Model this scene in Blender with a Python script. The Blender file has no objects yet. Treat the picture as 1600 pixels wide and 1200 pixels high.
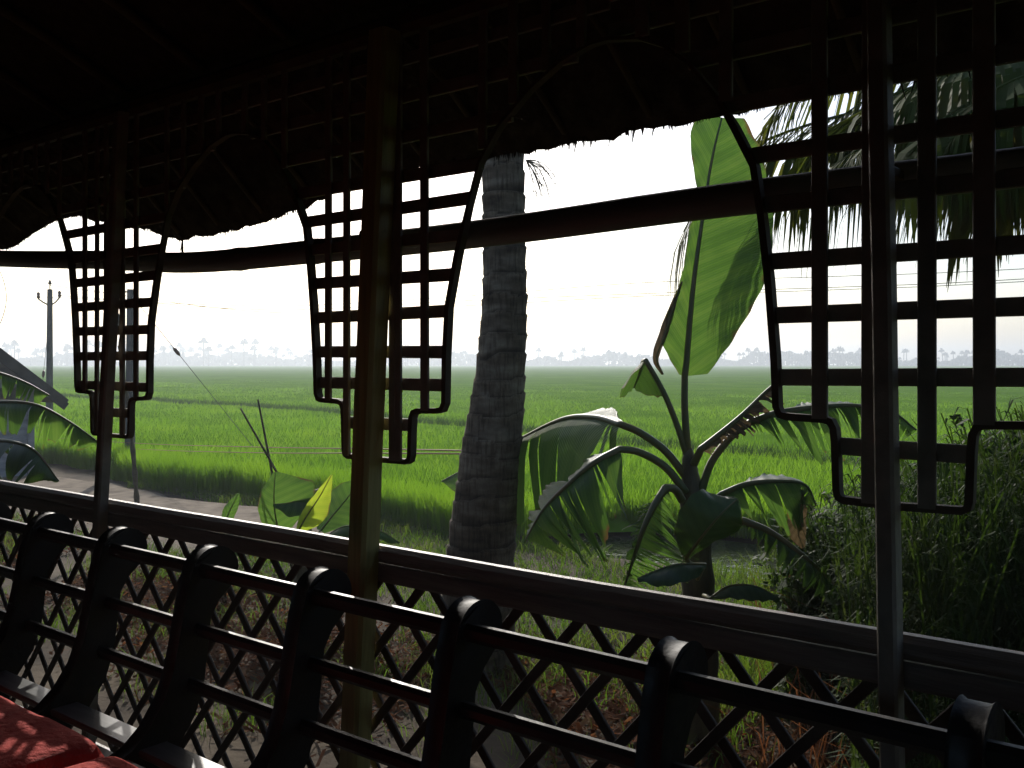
import bpy, math, random
import numpy as np
from mathutils import Vector, Matrix, noise

random.seed(7); rng = np.random.default_rng(7)
S = bpy.context.scene
COL = S.collection

# ------------------------------------------------------------------ camera
EYE = 2.2                                   # eye height above the bank
TH = math.radians(38.66)                    # view turned left of the boat's beam
F = 1500.0 / 1600.0
HOR = 568.0
cam_d = bpy.data.cameras.new('camera'); cam = bpy.data.objects.new('camera', cam_d); COL.objects.link(cam)
cam.location = (0, 0, EYE); cam.rotation_euler = (math.pi / 2, 0, TH)
cam_d.sensor_width = 36; cam_d.lens = 36 * F; cam_d.shift_y = -(600 - HOR) / 1600.0
cam_d.clip_start = 0.05; cam_d.clip_end = 8000
S.camera = cam

# ------------------------------------------------------------------ world, sun, exposure
SUN_AZ = TH + math.radians(11)              # left of +Y
SUN_EL = math.radians(29)
w = bpy.data.worlds.new('World'); S.world = w; w.use_nodes = True
nt = w.node_tree; nt.nodes.clear()
sky = nt.nodes.new('ShaderNodeTexSky'); sky.sky_type = 'NISHITA'; sky.sun_disc = False
sky.sun_elevation = SUN_EL; sky.sun_rotation = -SUN_AZ
sky.air_density = 1.0; sky.dust_density = 2.0; sky.ozone_density = 2.5; sky.altitude = 0
bg = nt.nodes.new('ShaderNodeBackground'); bg.inputs[1].default_value = 0.15
out = nt.nodes.new('ShaderNodeOutputWorld')
nt.links.new(sky.outputs[0], bg.inputs[0]); nt.links.new(bg.outputs[0], out.inputs[0])
sd = bpy.data.lights.new('sun', 'SUN'); sun = bpy.data.objects.new('sun', sd); COL.objects.link(sun)
sd.energy = 4.0; sd.angle = math.radians(0.6); sd.color = (1.0, 0.95, 0.87)
sdir = Vector((-math.sin(SUN_AZ) * math.cos(SUN_EL), math.cos(SUN_AZ) * math.cos(SUN_EL), math.sin(SUN_EL)))
sun.rotation_euler = sdir.to_track_quat('Z', 'Y').to_euler(); sun.location = sdir * 60
S.view_settings.view_transform = 'Standard'; S.view_settings.look = 'None'
S.view_settings.exposure = 0.0; S.view_settings.gamma = 1.0; S.view_settings.use_curve_mapping = False
S.render.engine = 'CYCLES'
cy = S.cycles
cy.max_bounces = 7; cy.diffuse_bounces = 3; cy.glossy_bounces = 3; cy.transmission_bounces = 4
cy.volume_bounces = 0; cy.transparent_max_bounces = 6; cy.use_denoising = True
cy.sample_clamp_indirect = 4.0; cy.caustics_reflective = False; cy.caustics_refractive = False

# ------------------------------------------------------------------ helpers
FW = Vector((-math.sin(TH), math.cos(TH), 0)); RT = Vector((math.cos(TH), math.sin(TH), 0)); UP = Vector((0, 0, 1))
def Q(px, py, d):                            # a point of the place at depth d metres
    return FW * d + RT * ((px - 800) / 1500 * d) + UP * (EYE + (HOR - py) / 1500 * d)
def PY(px, py, y):                           # ... on the upright plane y = const
    u = (px - 800) / 1500
    return Q(px, py, y / (math.cos(TH) + u * math.sin(TH)))
def G(px, py, z=0.0):                        # ... on level ground
    return Q(px, py, (EYE - z) / ((py - HOR) / 1500))

ORG = {}
def link(name, data, parent=None, loc=None):
    o = bpy.data.objects.new(name, data); COL.objects.link(o)
    if parent is not None: o.parent = parent
    if loc is not None: o.location = loc
    return o
def thing(name, label, cat, loc=(0, 0, 0), group=None):
    o = link(name, None, None, loc); o.empty_display_size = 0.1
    ORG[o.name] = Vector(loc); tag(o, label, cat, group); return o
def tag(o, label=None, cat=None, group=None, kind=None):
    if label: o['label'] = label
    if cat: o['category'] = cat
    if group: o['group'] = group
    if kind: o['kind'] = kind
    return o

class MB:
    def __init__(s): s.v = []; s.f = []
    def add(s, vs, fs):
        n = len(s.v); s.v += [tuple(p) for p in vs]; s.f += [tuple(i + n for i in q) for q in fs]
    def box(s, a, b):
        x0, y0, z0 = a; x1, y1, z1 = b
        s.add([(x0,y0,z0),(x1,y0,z0),(x1,y1,z0),(x0,y1,z0),(x0,y0,z1),(x1,y0,z1),(x1,y1,z1),(x0,y1,z1)],
              [(0,3,2,1),(4,5,6,7),(0,1,5,4),(1,2,6,5),(2,3,7,6),(3,0,4,7)])
    def bar(s, p0, p1, wa, wb, side=Vector((1,0,0)), ch=0.0):
        p0, p1 = Vector(p0), Vector(p1); t = (p1 - p0).normalized()
        a = (side - t * side.dot(t)).normalized(); b = t.cross(a)
        prof = []
        A, B = wa / 2, wb / 2; c = ch * min(wa, wb)
        if c > 0: prof = [(-A+c,-B),(A-c,-B),(A,-B+c),(A,B-c),(A-c,B),(-A+c,B),(-A,B-c),(-A,-B+c)]
        else: prof = [(-A,-B),(A,-B),(A,B),(-A,B)]
        n = len(prof)
        vs = [p + a * u + b * v for p in (p0, p1) for u, v in prof]
        fs = [(i, (i+1) % n, n + (i+1) % n, n + i) for i in range(n)] + [tuple(range(n-1, -1, -1)), tuple(range(n, 2*n))]
        s.add(vs, fs)
    def tube(s, pts, rad, n=8, ref=None, cap=True):
        pts = [Vector(p) for p in pts]
        if not hasattr(rad, '__len__'): rad = [rad] * len(pts)
        ref = ref or Vector((0.13, 0.31, 0.94)); prev = None; vs = []
        for i, p in enumerate(pts):
            t = (pts[min(i+1, len(pts)-1)] - pts[max(i-1, 0)])
            t = t.normalized() if t.length > 1e-9 else Vector((0,0,1))
            a = prev if prev is not None else (ref if abs(t.dot(ref)) < 0.95 else Vector((1,0,0)))
            a = (a - t * a.dot(t)).normalized(); prev = a; b = t.cross(a)
            for k in range(n):
                an = 2 * math.pi * k / n
                vs.append(p + (a * math.cos(an) + b * math.sin(an)) * rad[i])
        fs = [(i*n+k, i*n+(k+1) % n, (i+1)*n+(k+1) % n, (i+1)*n+k) for i in range(len(pts)-1) for k in range(n)]
        if cap: fs += [tuple(range(n-1, -1, -1)), tuple(range((len(pts)-1)*n, len(pts)*n))]
        s.add(vs, fs)
    def mesh(s, name, mat, off=Vector((0,0,0)), smooth=False):
        m = bpy.data.meshes.new(name)
        m.from_pydata([(x-off[0], y-off[1], z-off[2]) for x, y, z in s.v], [], s.f); m.update()
        if smooth: m.polygons.foreach_set('use_smooth', [True] * len(m.polygons))
        if mat: m.materials.append(mat)
        return m
    def build(s, name, mat, parent=None, smooth=False, root=None):
        r = root or parent
        off = ORG.get(r.name, Vector((0,0,0))) if r is not None else Vector((0,0,0))
        o = link(name, s.mesh(name, mat, off, smooth), parent)
        ORG[o.name] = off
        return o
def top(o, base=None):                       # a one-mesh thing: move its origin to its base
    vs = np.empty(len(o.data.vertices) * 3); o.data.vertices.foreach_get('co', vs); vs = vs.reshape(-1, 3)
    b = Vector(base) if base is not None else Vector((vs[:,0].mean(), vs[:,1].mean(), vs[:,2].min()))
    o.data.transform(Matrix.Translation(-b)); o.location = b; return o
def np_mesh(name, verts, quads, mat, smooth=False):
    m = bpy.data.meshes.new(name); nv, nf = len(verts), len(quads)
    m.vertices.add(nv); m.vertices.foreach_set('co', np.ascontiguousarray(verts, dtype=np.float32).ravel())
    m.loops.add(nf * 4); m.loops.foreach_set('vertex_index', np.ascontiguousarray(quads, dtype=np.int32).ravel())
    m.polygons.add(nf); m.polygons.foreach_set('loop_start', np.arange(0, nf*4, 4, dtype=np.int32))
    if smooth: m.polygons.foreach_set('use_smooth', np.ones(nf, dtype=bool))
    m.update(calc_edges=True); m.validate()
    m.materials.append(mat); return link(name, m)
def crom(pts, n):
    pts = [Vector(p) for p in pts]; P = [pts[0]*2 - pts[1]] + pts + [pts[-1]*2 - pts[-2]]
    L = [0.0]
    for i in range(1, len(pts)): L.append(L[-1] + (pts[i]-pts[i-1]).length)
    res = []
    for k in range(n):
        t = L[-1] * k / (n-1); i = 0
        while i < len(pts)-2 and t > L[i+1]: i += 1
        u = (t - L[i]) / max(L[i+1]-L[i], 1e-9)
        a, b, c, d = P[i], P[i+1], P[i+2], P[i+3]
        res.append(0.5*((2*b) + (c-a)*u + (2*a-5*b+4*c-d)*u*u + (3*b-a-3*c+d)*u*u*u))
    return res

# ------------------------------------------------------------------ materials
def mat(name):
    m = bpy.data.materials.new(name); m.use_nodes = True; t = m.node_tree; t.nodes.clear()
    o = t.nodes.new('ShaderNodeOutputMaterial'); return m, t, o
def ramp(t, fac, stops):
    r = t.nodes.new('ShaderNodeValToRGB'); el = r.color_ramp.elements
    el[0].position, el[0].color = stops[0][0], (*stops[0][1], 1)
    el[1].position, el[1].color = stops[-1][0], (*stops[-1][1], 1)
    for p, c in stops[1:-1]:
        e = el.new(p); e.color = (*c, 1)
    t.links.new(fac, r.inputs[0]); return r.outputs[0]
def noi(t, scale, detail=4, vec=None, st=None, rough=0.55):
    n = t.nodes.new('ShaderNodeTexNoise'); n.inputs['Scale'].default_value = scale
    n.inputs['Detail'].default_value = detail; n.inputs['Roughness'].default_value = rough
    c = t.nodes.new('ShaderNodeTexCoord'); v = c.outputs[vec or 'Object']
    if st:
        mp = t.nodes.new('ShaderNodeMapping'); mp.inputs['Scale'].default_value = st
        t.links.new(v, mp.inputs[0]); v = mp.outputs[0]
    t.links.new(v, n.inputs['Vector']); return n.outputs[0]
def solid(name, stops, scale=8, rough=0.6, st=None, bump=0.0, bscale=None, coat=0.0, spec=0.5, detail=4):
    m, t, o = mat(name); p = t.nodes.new('ShaderNodeBsdfPrincipled')
    n = noi(t, scale, detail, st=st)
    t.links.new(ramp(t, n, stops), p.inputs['Base Color'])
    p.inputs['Roughness'].default_value = rough; p.inputs['Coat Weight'].default_value = coat
    p.inputs['Specular IOR Level'].default_value = spec
    if bump:
        b = t.nodes.new('ShaderNodeBump'); b.inputs['Strength'].default_value = bump; b.inputs['Distance'].default_value = 0.02
        t.links.new(noi(t, bscale or scale * 3, 5, st=st), b.inputs['Height']); t.links.new(b.outputs[0], p.inputs['Normal'])
    t.links.new(p.outputs[0], o.inputs[0]); return m
def leafy(name, stops, trans, tr=0.5, scale=3, rough=0.4, spec=0.5, st=None, bump=0.0, bscale=60, vein=False):
    m, t, o = mat(name); p = t.nodes.new('ShaderNodeBsdfPrincipled')
    n = noi(t, scale, 4, st=st)
    if vein:
        at = t.nodes.new('ShaderNodeAttribute'); at.attribute_name = 'vein'
        acc = n
        for fr, amp in ((2*math.pi*95, 0.08), (2*math.pi*9, 0.11), (2*math.pi*33, 0.07)):
            mu = t.nodes.new('ShaderNodeMath'); mu.operation = 'MULTIPLY'; mu.inputs[1].default_value = fr; t.links.new(at.outputs['Fac'], mu.inputs[0])
            sn = t.nodes.new('ShaderNodeMath'); sn.operation = 'SINE'; t.links.new(mu.outputs[0], sn.inputs[0])
            ma = t.nodes.new('ShaderNodeMath'); ma.operation = 'MULTIPLY_ADD'; ma.inputs[1].default_value = amp; t.links.new(sn.outputs[0], ma.inputs[0]); t.links.new(acc, ma.inputs[2]); acc = ma.outputs[0]
            if fr > 500: vb = sn.outputs[0]
        n = acc
        ed = t.nodes.new('ShaderNodeAttribute'); ed.attribute_name = 'edge'
        en = t.nodes.new('ShaderNodeMath'); en.operation = 'MULTIPLY_ADD'; en.inputs[1].default_value = 0.55; t.links.new(noi(t, 7, 5), en.inputs[0]); t.links.new(ed.outputs['Fac'], en.inputs[2])
        br = t.nodes.new('ShaderNodeMapRange'); br.inputs[1].default_value = 1.22; br.inputs[2].default_value = 1.32; t.links.new(en.outputs[0], br.inputs[0])
    def edgemix(c, col):
        if not vein: return c
        x = t.nodes.new('ShaderNodeMix'); x.data_type = 'RGBA'; t.links.new(br.outputs[0], x.inputs[0]); t.links.new(c, x.inputs[6]); x.inputs[7].default_value = (*col, 1); return x.outputs[2]
    t.links.new(edgemix(ramp(t, n, stops), (0.10,0.065,0.03)), p.inputs['Base Color'])
    p.inputs['Roughness'].default_value = rough; p.inputs['Specular IOR Level'].default_value = spec
    tb = t.nodes.new('ShaderNodeBsdfTranslucent')
    t.links.new(edgemix(ramp(t, n, [(s[0], tuple(a) ) for s, a in zip(stops, trans)]), (0.16,0.09,0.03)), tb.inputs[0])
    if bump:
        b = t.nodes.new('ShaderNodeBump'); b.inputs['Strength'].default_value = bump; b.inputs['Distance'].default_value = 0.01
        t.links.new(noi(t, bscale, 2, st=st), b.inputs['Height']); t.links.new(b.outputs[0], p.inputs['Normal'])
    if vein:
        b = t.nodes.new('ShaderNodeBump'); b.inputs['Strength'].default_value = 0.35; b.inputs['Distance'].default_value = 0.004
        t.links.new(vb, b.inputs['Height']); t.links.new(b.outputs[0], p.inputs['Normal'])
    x = t.nodes.new('ShaderNodeMixShader'); x.inputs[0].default_value = tr
    t.links.new(p.outputs[0], x.inputs[1]); t.links.new(tb.outputs[0], x.inputs[2])
    t.links.new(x.outputs[0], o.inputs[0]); return m

M = {}
M['ground'] = solid('ground_soil', [(0.3, (0.032,0.023,0.015)), (0.5, (0.072,0.053,0.034)), (0.7, (0.125,0.096,0.064))], 1.3, 0.95, bump=0.5, bscale=14, spec=0.15, detail=8)
M['path'] = solid('path_dirt', [(0.3, (0.10,0.075,0.052)), (0.5, (0.19,0.15,0.108)), (0.75, (0.26,0.212,0.158))], 3.5, 0.95, bump=0.4, bscale=25, spec=0.15, detail=8)
M['canopy'] = leafy('rice_canopy', [(0.3,(0.085,0.185,0.010)), (0.5,(0.105,0.225,0.012)), (0.75,(0.13,0.255,0.016))], [(0.12,0.27,0.008),(0.15,0.32,0.01),(0.18,0.36,0.012)], 0.25, 0.25, 0.9, 0.0, st=(1,1,1), bump=1.0, bscale=3)
M['rice'] = leafy('rice_blade', [(0.3,(0.06,0.115,0.008)), (0.5,(0.085,0.15,0.010)), (0.75,(0.11,0.175,0.014))], [(0.16,0.335,0.014),(0.205,0.395,0.018),(0.26,0.44,0.025)], 0.62, 0.5, 0.7, 0.06)
M['bund'] = leafy('bund_shade_grass', [(0.3,(0.03,0.06,0.012)), (0.7,(0.05,0.09,0.02))], [(0.05,0.11,0.01),(0.07,0.15,0.015)], 0.35, 2, 0.6, 0.2)  # dark green stands in for shade on the far rice's front edge
M['grass'] = leafy('grass_blade', [(0.3,(0.045,0.085,0.02)), (0.5,(0.07,0.12,0.025)), (0.75,(0.13,0.14,0.05))], [(0.10,0.20,0.012),(0.14,0.25,0.016),(0.24,0.27,0.045)], 0.45, 1.5, 0.6, 0.2)
M['weed'] = leafy('weed_leaf', [(0.3,(0.018,0.038,0.010)), (0.5,(0.03,0.055,0.014)), (0.75,(0.06,0.07,0.03))], [(0.06,0.13,0.012),(0.09,0.17,0.018),(0.14,0.17,0.04)], 0.26, 1.2, 0.65, 0.12)
M['litter'] = leafy('dry_leaf', [(0.3,(0.04,0.018,0.010)), (0.5,(0.085,0.036,0.019)), (0.72,(0.15,0.09,0.05))], [(0.14,0.045,0.015),(0.22,0.08,0.03),(0.3,0.16,0.07)], 0.3, 6, 0.9, 0.03)
M['banana'] = leafy('banana_leaf', [(0.3,(0.035,0.085,0.018)), (0.5,(0.05,0.11,0.02)), (0.75,(0.07,0.135,0.028))], [(0.075,0.165,0.022),(0.105,0.215,0.03),(0.15,0.26,0.04)], 0.5, 2.2, 0.38, 0.6, vein=True)
M['banana_young'] = leafy('young_banana_leaf', [(0.3,(0.10,0.16,0.02)), (0.7,(0.16,0.21,0.03))], [(0.33,0.46,0.03),(0.43,0.52,0.04)], 0.6, 2.2, 0.4, 0.5, vein=True)
M['banana_dry'] = leafy('dry_banana_leaf', [(0.3,(0.09,0.065,0.035)), (0.7,(0.20,0.15,0.09))], [(0.10,0.07,0.03),(0.2,0.14,0.07)], 0.25, 5, 0.7, 0.3, vein=True)
M['midrib'] = solid('banana_midrib', [(0.35,(0.07,0.10,0.03)), (0.7,(0.17,0.13,0.05))], 5, 0.45)
M['stem'] = solid('banana_stem', [(0.3,(0.035,0.025,0.015)), (0.5,(0.09,0.075,0.035)), (0.7,(0.15,0.14,0.06))], 5, 0.6, st=(3,3,0.6), bump=0.4)
def trunk_mat():
    m, t, o = mat('palm_bark'); p = t.nodes.new('ShaderNodeBsdfPrincipled'); p.inputs['Roughness'].default_value = 0.93; p.inputs['Specular IOR Level'].default_value = 0.15
    base = ramp(t, noi(t, 4, 8, st=(1,1,2.6)), [(0.32,(0.075,0.058,0.042)), (0.5,(0.17,0.137,0.10)), (0.7,(0.31,0.265,0.205))])
    at = t.nodes.new('ShaderNodeAttribute'); at.attribute_name = 'scar'
    sc = ramp(t, at.outputs['Fac'], [(0.0,(0.22,0.2,0.18)), (0.10,(0.5,0.47,0.43)), (0.22,(1,1,1)), (0.82,(0.9,0.88,0.85)), (1.0,(1.2,1.15,1.05))])
    crk = ramp(t, noi(t, 22, 5, st=(2.2,2.2,0.22)), [(0.36,(0.55,0.52,0.5)), (0.5,(1,1,1))])
    lich = ramp(t, noi(t, 1.7, 6), [(0.42,(0.7,0.68,0.66)), (0.66,(1.25,1.25,1.2))])
    c = base
    for q in (sc, crk, lich):
        x = t.nodes.new('ShaderNodeMix'); x.data_type = 'RGBA'; x.blend_type = 'MULTIPLY'; x.inputs[0].default_value = 1.0
        t.links.new(c, x.inputs[6]); t.links.new(q, x.inputs[7]); c = x.outputs[2]
    t.links.new(c, p.inputs['Base Color'])
    b = t.nodes.new('ShaderNodeBump'); b.inputs['Strength'].default_value = 0.9; b.inputs['Distance'].default_value = 0.02
    t.links.new(noi(t, 26, 6, st=(1.6,1.6,0.4)), b.inputs['Height']); t.links.new(b.outputs[0], p.inputs['Normal'])
    t.links.new(p.outputs[0], o.inputs[0]); return m
M['trunk'] = trunk_mat()
M['banana_shaded'] = leafy('shaded_banana_leaf', [(0.3,(0.025,0.06,0.018)), (0.7,(0.045,0.09,0.026))], [(0.05,0.12,0.01),(0.07,0.15,0.015)], 0.15, 2.2, 0.42, 0.5, vein=True)  # shade put into the colour: darker, less translucent copy of the banana leaf
M['frond'] = leafy('coconut_leaflet', [(0.3,(0.03,0.055,0.012)), (0.5,(0.045,0.075,0.015)), (0.75,(0.10,0.10,0.03))], [(0.09,0.14,0.01),(0.14,0.17,0.015),(0.26,0.22,0.04)], 0.34, 2.5, 0.7, 0.1)
M['farpalm'] = solid('far_palm', [(0.3,(0.03,0.045,0.025)), (0.7,(0.06,0.08,0.04))], 0.5, 0.8, spec=0.1)
M['post'] = solid('split_bamboo_post', [(0.25,(0.18,0.155,0.05)), (0.5,(0.29,0.25,0.08)), (0.75,(0.38,0.32,0.12))], 9, 0.5, st=(6,6,0.35), bump=0.15)
M['lattice'] = solid('areca_slat', [(0.25,(0.13,0.11,0.085)), (0.5,(0.19,0.165,0.13)), (0.75,(0.26,0.225,0.18))], 11, 0.6, bump=0.25)
M['cane'] = solid('bent_cane', [(0.3,(0.06,0.048,0.035)), (0.7,(0.12,0.095,0.07))], 12, 0.7, spec=0.15)
M['pole_dark'] = solid('smoked_bamboo', [(0.3,(0.05,0.038,0.02)), (0.7,(0.10,0.075,0.04))], 9, 0.7, spec=0.2)
M['rail_slat'] = solid('rail_slat_wood', [(0.25,(0.03,0.02,0.014)), (0.5,(0.055,0.038,0.027)), (0.75,(0.085,0.06,0.044))], 10, 0.6, bump=0.2, spec=0.3)
M['rail'] = solid('rail_wood', [(0.25,(0.08,0.058,0.044)), (0.5,(0.145,0.108,0.085)), (0.75,(0.21,0.165,0.13))], 10, 0.42, st=(0.4,5,5), bump=0.3, bscale=40)
M['bamboo'] = solid('bamboo_pole', [(0.3,(0.09,0.085,0.075)), (0.7,(0.17,0.16,0.145))], 6, 0.55, st=(0.5,3,3))
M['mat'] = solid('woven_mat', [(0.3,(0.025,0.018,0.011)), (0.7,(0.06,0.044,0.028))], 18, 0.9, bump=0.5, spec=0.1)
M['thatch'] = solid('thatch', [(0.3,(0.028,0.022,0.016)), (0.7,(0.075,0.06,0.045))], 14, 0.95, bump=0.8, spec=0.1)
M['lacquer'] = solid('black_lacquer', [(0.3,(0.006,0.005,0.005)), (0.7,(0.016,0.012,0.010))], 6, 0.34, bump=0.12, bscale=30, spec=0.3)
_t = M['lacquer'].node_tree; _p = [q for q in _t.nodes if q.type == 'BSDF_PRINCIPLED'][0]
_mr = _t.nodes.new('ShaderNodeMapRange'); _mr.inputs[1].default_value = 0.35; _mr.inputs[2].default_value = 0.7; _mr.inputs[3].default_value = 0.28; _mr.inputs[4].default_value = 0.68
_t.links.new(noi(_t, 9, 6, st=(0.5,1,1)), _mr.inputs[0]); _t.links.new(_mr.outputs[0], _p.inputs['Roughness'])
M['seat'] = solid('sheen_seat_board', [(0.3,(0.10,0.10,0.10)), (0.7,(0.17,0.17,0.17))], 8, 0.3, st=(0.5,5,5))  # paler grey stands in for the sky's gleam on the seat
M['cushion'] = solid('red_cushion', [(0.3,(0.30,0.022,0.017)), (0.55,(0.42,0.036,0.026)), (0.8,(0.52,0.06,0.042))], 7, 0.85, bump=0.7, bscale=45, spec=0.2)
M['deck'] = solid('deck_plank', [(0.3,(0.03,0.026,0.022)), (0.7,(0.07,0.06,0.05))], 9, 0.7, st=(0.4,4,4), bump=0.2)
M['concrete'] = solid('pole_concrete', [(0.3,(0.06,0.06,0.056)), (0.7,(0.13,0.125,0.115))], 5, 0.9, bump=0.3)
M['iron'] = solid('pole_iron', [(0.3,(0.05,0.045,0.04)), (0.7,(0.11,0.10,0.09))], 20, 0.6)
M['porcelain'] = solid('insulator', [(0.3,(0.10,0.05,0.03)), (0.7,(0.18,0.09,0.05))], 10, 0.25)
M['wire'] = solid('wire', [(0.3,(0.06,0.06,0.06)), (0.7,(0.12,0.12,0.12))], 10, 1.0, spec=0.0)
M['rust'] = solid('rusty_wire', [(0.3,(0.16,0.06,0.03)), (0.7,(0.30,0.15,0.09))], 30, 0.8)
M['board'] = solid('grey_board', [(0.3,(0.20,0.20,0.21)), (0.7,(0.36,0.36,0.37))], 4, 0.85, st=(1,1,3), bump=0.2)
M['tin'] = solid('roof_sheet', [(0.3,(0.045,0.038,0.034)), (0.7,(0.10,0.085,0.075))], 3, 0.9, bump=0.2)
M['stick'] = solid('dead_stick', [(0.3,(0.07,0.055,0.035)), (0.7,(0.15,0.12,0.07))], 12, 0.85)
def water_mat():
    m, t, o = mat('ditch_water'); p = t.nodes.new('ShaderNodeBsdfPrincipled')
    p.inputs['Base Color'].default_value = (0.035,0.04,0.025,1); p.inputs['Roughness'].default_value = 0.06
    b = t.nodes.new('ShaderNodeBump'); b.inputs['Strength'].default_value = 0.6; b.inputs['Distance'].default_value = 0.03
    t.links.new(noi(t, 7, 3), b.inputs['Height']); t.links.new(b.outputs[0], p.inputs['Normal'])
    t.links.new(p.outputs[0], o.inputs[0]); return m
M['water'] = water_mat()

# ------------------------------------------------------------------ ground, path, water, paddy
def sheet(name, xs, ys, zf, m, kind='structure'):
    X, Y = np.meshgrid(xs, ys); Z = zf(X, Y)
    V = np.stack([X, Y, Z], -1).reshape(-1, 3); nx = len(xs); ny = len(ys)
    i = (np.arange(ny-1)[:,None]*nx + np.arange(nx-1)[None,:]).ravel()
    o = np_mesh(name, V, np.stack([i, i+1, i+1+nx, i+nx], 1), m, True); o['kind'] = kind; return o
def wav(X, Y, f, s=0.0):
    return (np.sin(X*f + 1.3*np.sin(Y*f*0.7+s)) + np.sin(Y*f*1.31 + 1.7*np.sin(X*f*0.53+2*s)) + np.sin((X+Y)*f*0.77+s)) / 3
gx = np.concatenate([[-1500,-700,-300,-120], np.arange(-60, 20.01, 0.5), [60,200,600,1500]])
gy = np.concatenate([[-1500,-500,-100,-20,0], np.arange(2.0, 14.01, 0.25), [30,80,200,600,1500]])
def gz(X, Y):
    near = np.clip((14-np.abs(Y-7))/6, 0, 1) * np.clip((16-np.abs(X+4))/4, 0, 1)
    ditch = (np.exp(-((Y-9.95)/0.55)**4) + np.exp(-((Y-11.0)/0.8)**4)*np.exp(-((X+5.0)/1.2)**4)).clip(0, 1) * np.clip((X+7.5)/1.0, 0, 1) * np.clip((4-X)/1.0, 0, 1)
    return near * (0.03*wav(X, Y, 2.1) + 0.015*wav(X, Y, 6.3, 1.0)) - 0.16*ditch
sheet('ground', gx, gy, gz, M['ground'])
px_ = np.arange(-60, -8.3, 0.2); py_ = np.linspace(0, 1, 9)
def path_sheet():
    V = []; nx = len(px_); 
    for v in py_:
        for x in px_:
            e = max(0.0, (x + 10.4) / 2.0); half = 1.55 * max(0.02, 1 - e*e)
            yc = 7.55 + 0.02*(x+10)*-1*0.6
            y = yc + (v-0.5)*2*(half + 0.16*math.sin(x*1.3+v*5) + 0.08*math.sin(x*3.7))
            V.append((x, y, 0))
    V = np.array(V); V[:,2] = gz(V[:,0], V[:,1]) + 0.05 + 0.008*wav(V[:,0], V[:,1], 5)
    V[:nx,2] -= 0.09; V[-nx:,2] -= 0.09
    i = (np.arange(8)[:,None]*nx + np.arange(nx-1)[None,:]).ravel()
    o = np_mesh('path', V, np.stack([i, i+1, i+1+nx, i+nx], 1), M['path'], True); o['kind'] = 'structure'
path_sheet()
sheet('water', np.arange(-7.6, 4.01, 0.4), np.linspace(9.3, 11.2, 9), lambda X, Y: X*0 - 0.045, M['water'])

def rice_edge(x):                            # near edge of the paddy
    return 9.35 + np.clip((-x-14)/20, 0, 1)*2.0 + 0.28*np.sin(x*0.9) + 0.14*np.sin(x*2.7+1) + np.clip((x+7.6)/0.8, 0, 1)*1.25 + 0.5*np.exp(-((x+5.0)/1.0)**4)
bp = [G(-900, 595, 0.6), G(0, 612, 0.6), G(240, 622, 0.6), G(480, 635, 0.6), G(830, 668, 0.6), G(1080, 690, 0.6), G(1500, 730, 0.6), G(2100, 780, 0.6)]
bx = np.array([p.x for p in bp]); by = np.array([p.y for p in bp]); od = np.argsort(bx); bx, by = bx[od], by[od]
def bund_y(x): return np.interp(x, bx, by) + 0.25*np.sin(x*0.7)
def rice_h(X, Y):
    return 0.60 + 0.045*wav(X*0.6+Y*0.25, Y*1.0-X*0.3, 0.55, 0.4) + 0.03*wav(X, Y, 1.7, 2.0)
cx = np.concatenate([[-1500,-900,-500,-300,-180], np.arange(-120, 60.1, 1.5), [90,140,220,400,800,1500]])
cyy = np.concatenate([np.linspace(0, 60, 61), [70,85,105,140,190,260,360,520,760,1000,1480]])
Xc, Tc = np.meshgrid(cx, cyy); Yc = rice_edge(np.clip(Xc, -60, 60)) + 0.35 + Tc
Zc = np.where(Tc < 0.5, 0.02, 0.43 + 0.04*wav(Xc, Yc, 0.9) + np.clip((Yc-12)/50, 0, 1)*0.15)
V = np.stack([Xc, np.minimum(Yc, 1490), Zc], -1).reshape(-1, 3); n_ = len(cx)
i = (np.arange(len(cyy)-1)[:,None]*n_ + np.arange(n_-1)[None,:]).ravel()
o = np_mesh('paddy_field', V, np.stack([i, i+1, i+1+n_, i+n_], 1), M['canopy'], True); o['kind'] = 'structure'

def blades(name, X, Y, Z0, H, W, lean, mt, seed=1, curve=1.0, az=None):
    r = np.random.default_rng(seed); n = len(X)
    a = r.uniform(0, 2*np.pi, n) if az is None else az; b = r.uniform(0, 2*np.pi, n)
    dx, dy = np.cos(a), np.sin(a); sx, sy = np.cos(b), np.sin(b)
    L = H * lean * r.uniform(0.4, 1.3, n)
    V = np.empty((n, 6, 3))
    for k, (t, wf, zf) in enumerate(((0, 0.8, 0), (0.55, 1.0, 0.62), (1.0, 0.12, 1.0))):
        ox = X + dx*L*t**(1+curve); oy = Y + dy*L*t**(1+curve); oz = Z0 + H*zf*(1 - 0.25*lean*t)
        for s, q in ((-1, 0), (1, 1)):
            V[:, 2*k+q, 0] = ox + s*sx*W*wf/2; V[:, 2*k+q, 1] = oy + s*sy*W*wf/2; V[:, 2*k+q, 2] = oz
    base = (np.arange(n)*6)[:, None]
    Qd = np.concatenate([base + np.array([[0,1,3,2]]), base + np.array([[2,3,5,4]])], 0)
    return np_mesh(name, V.reshape(-1, 3), Qd, mt)

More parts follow.
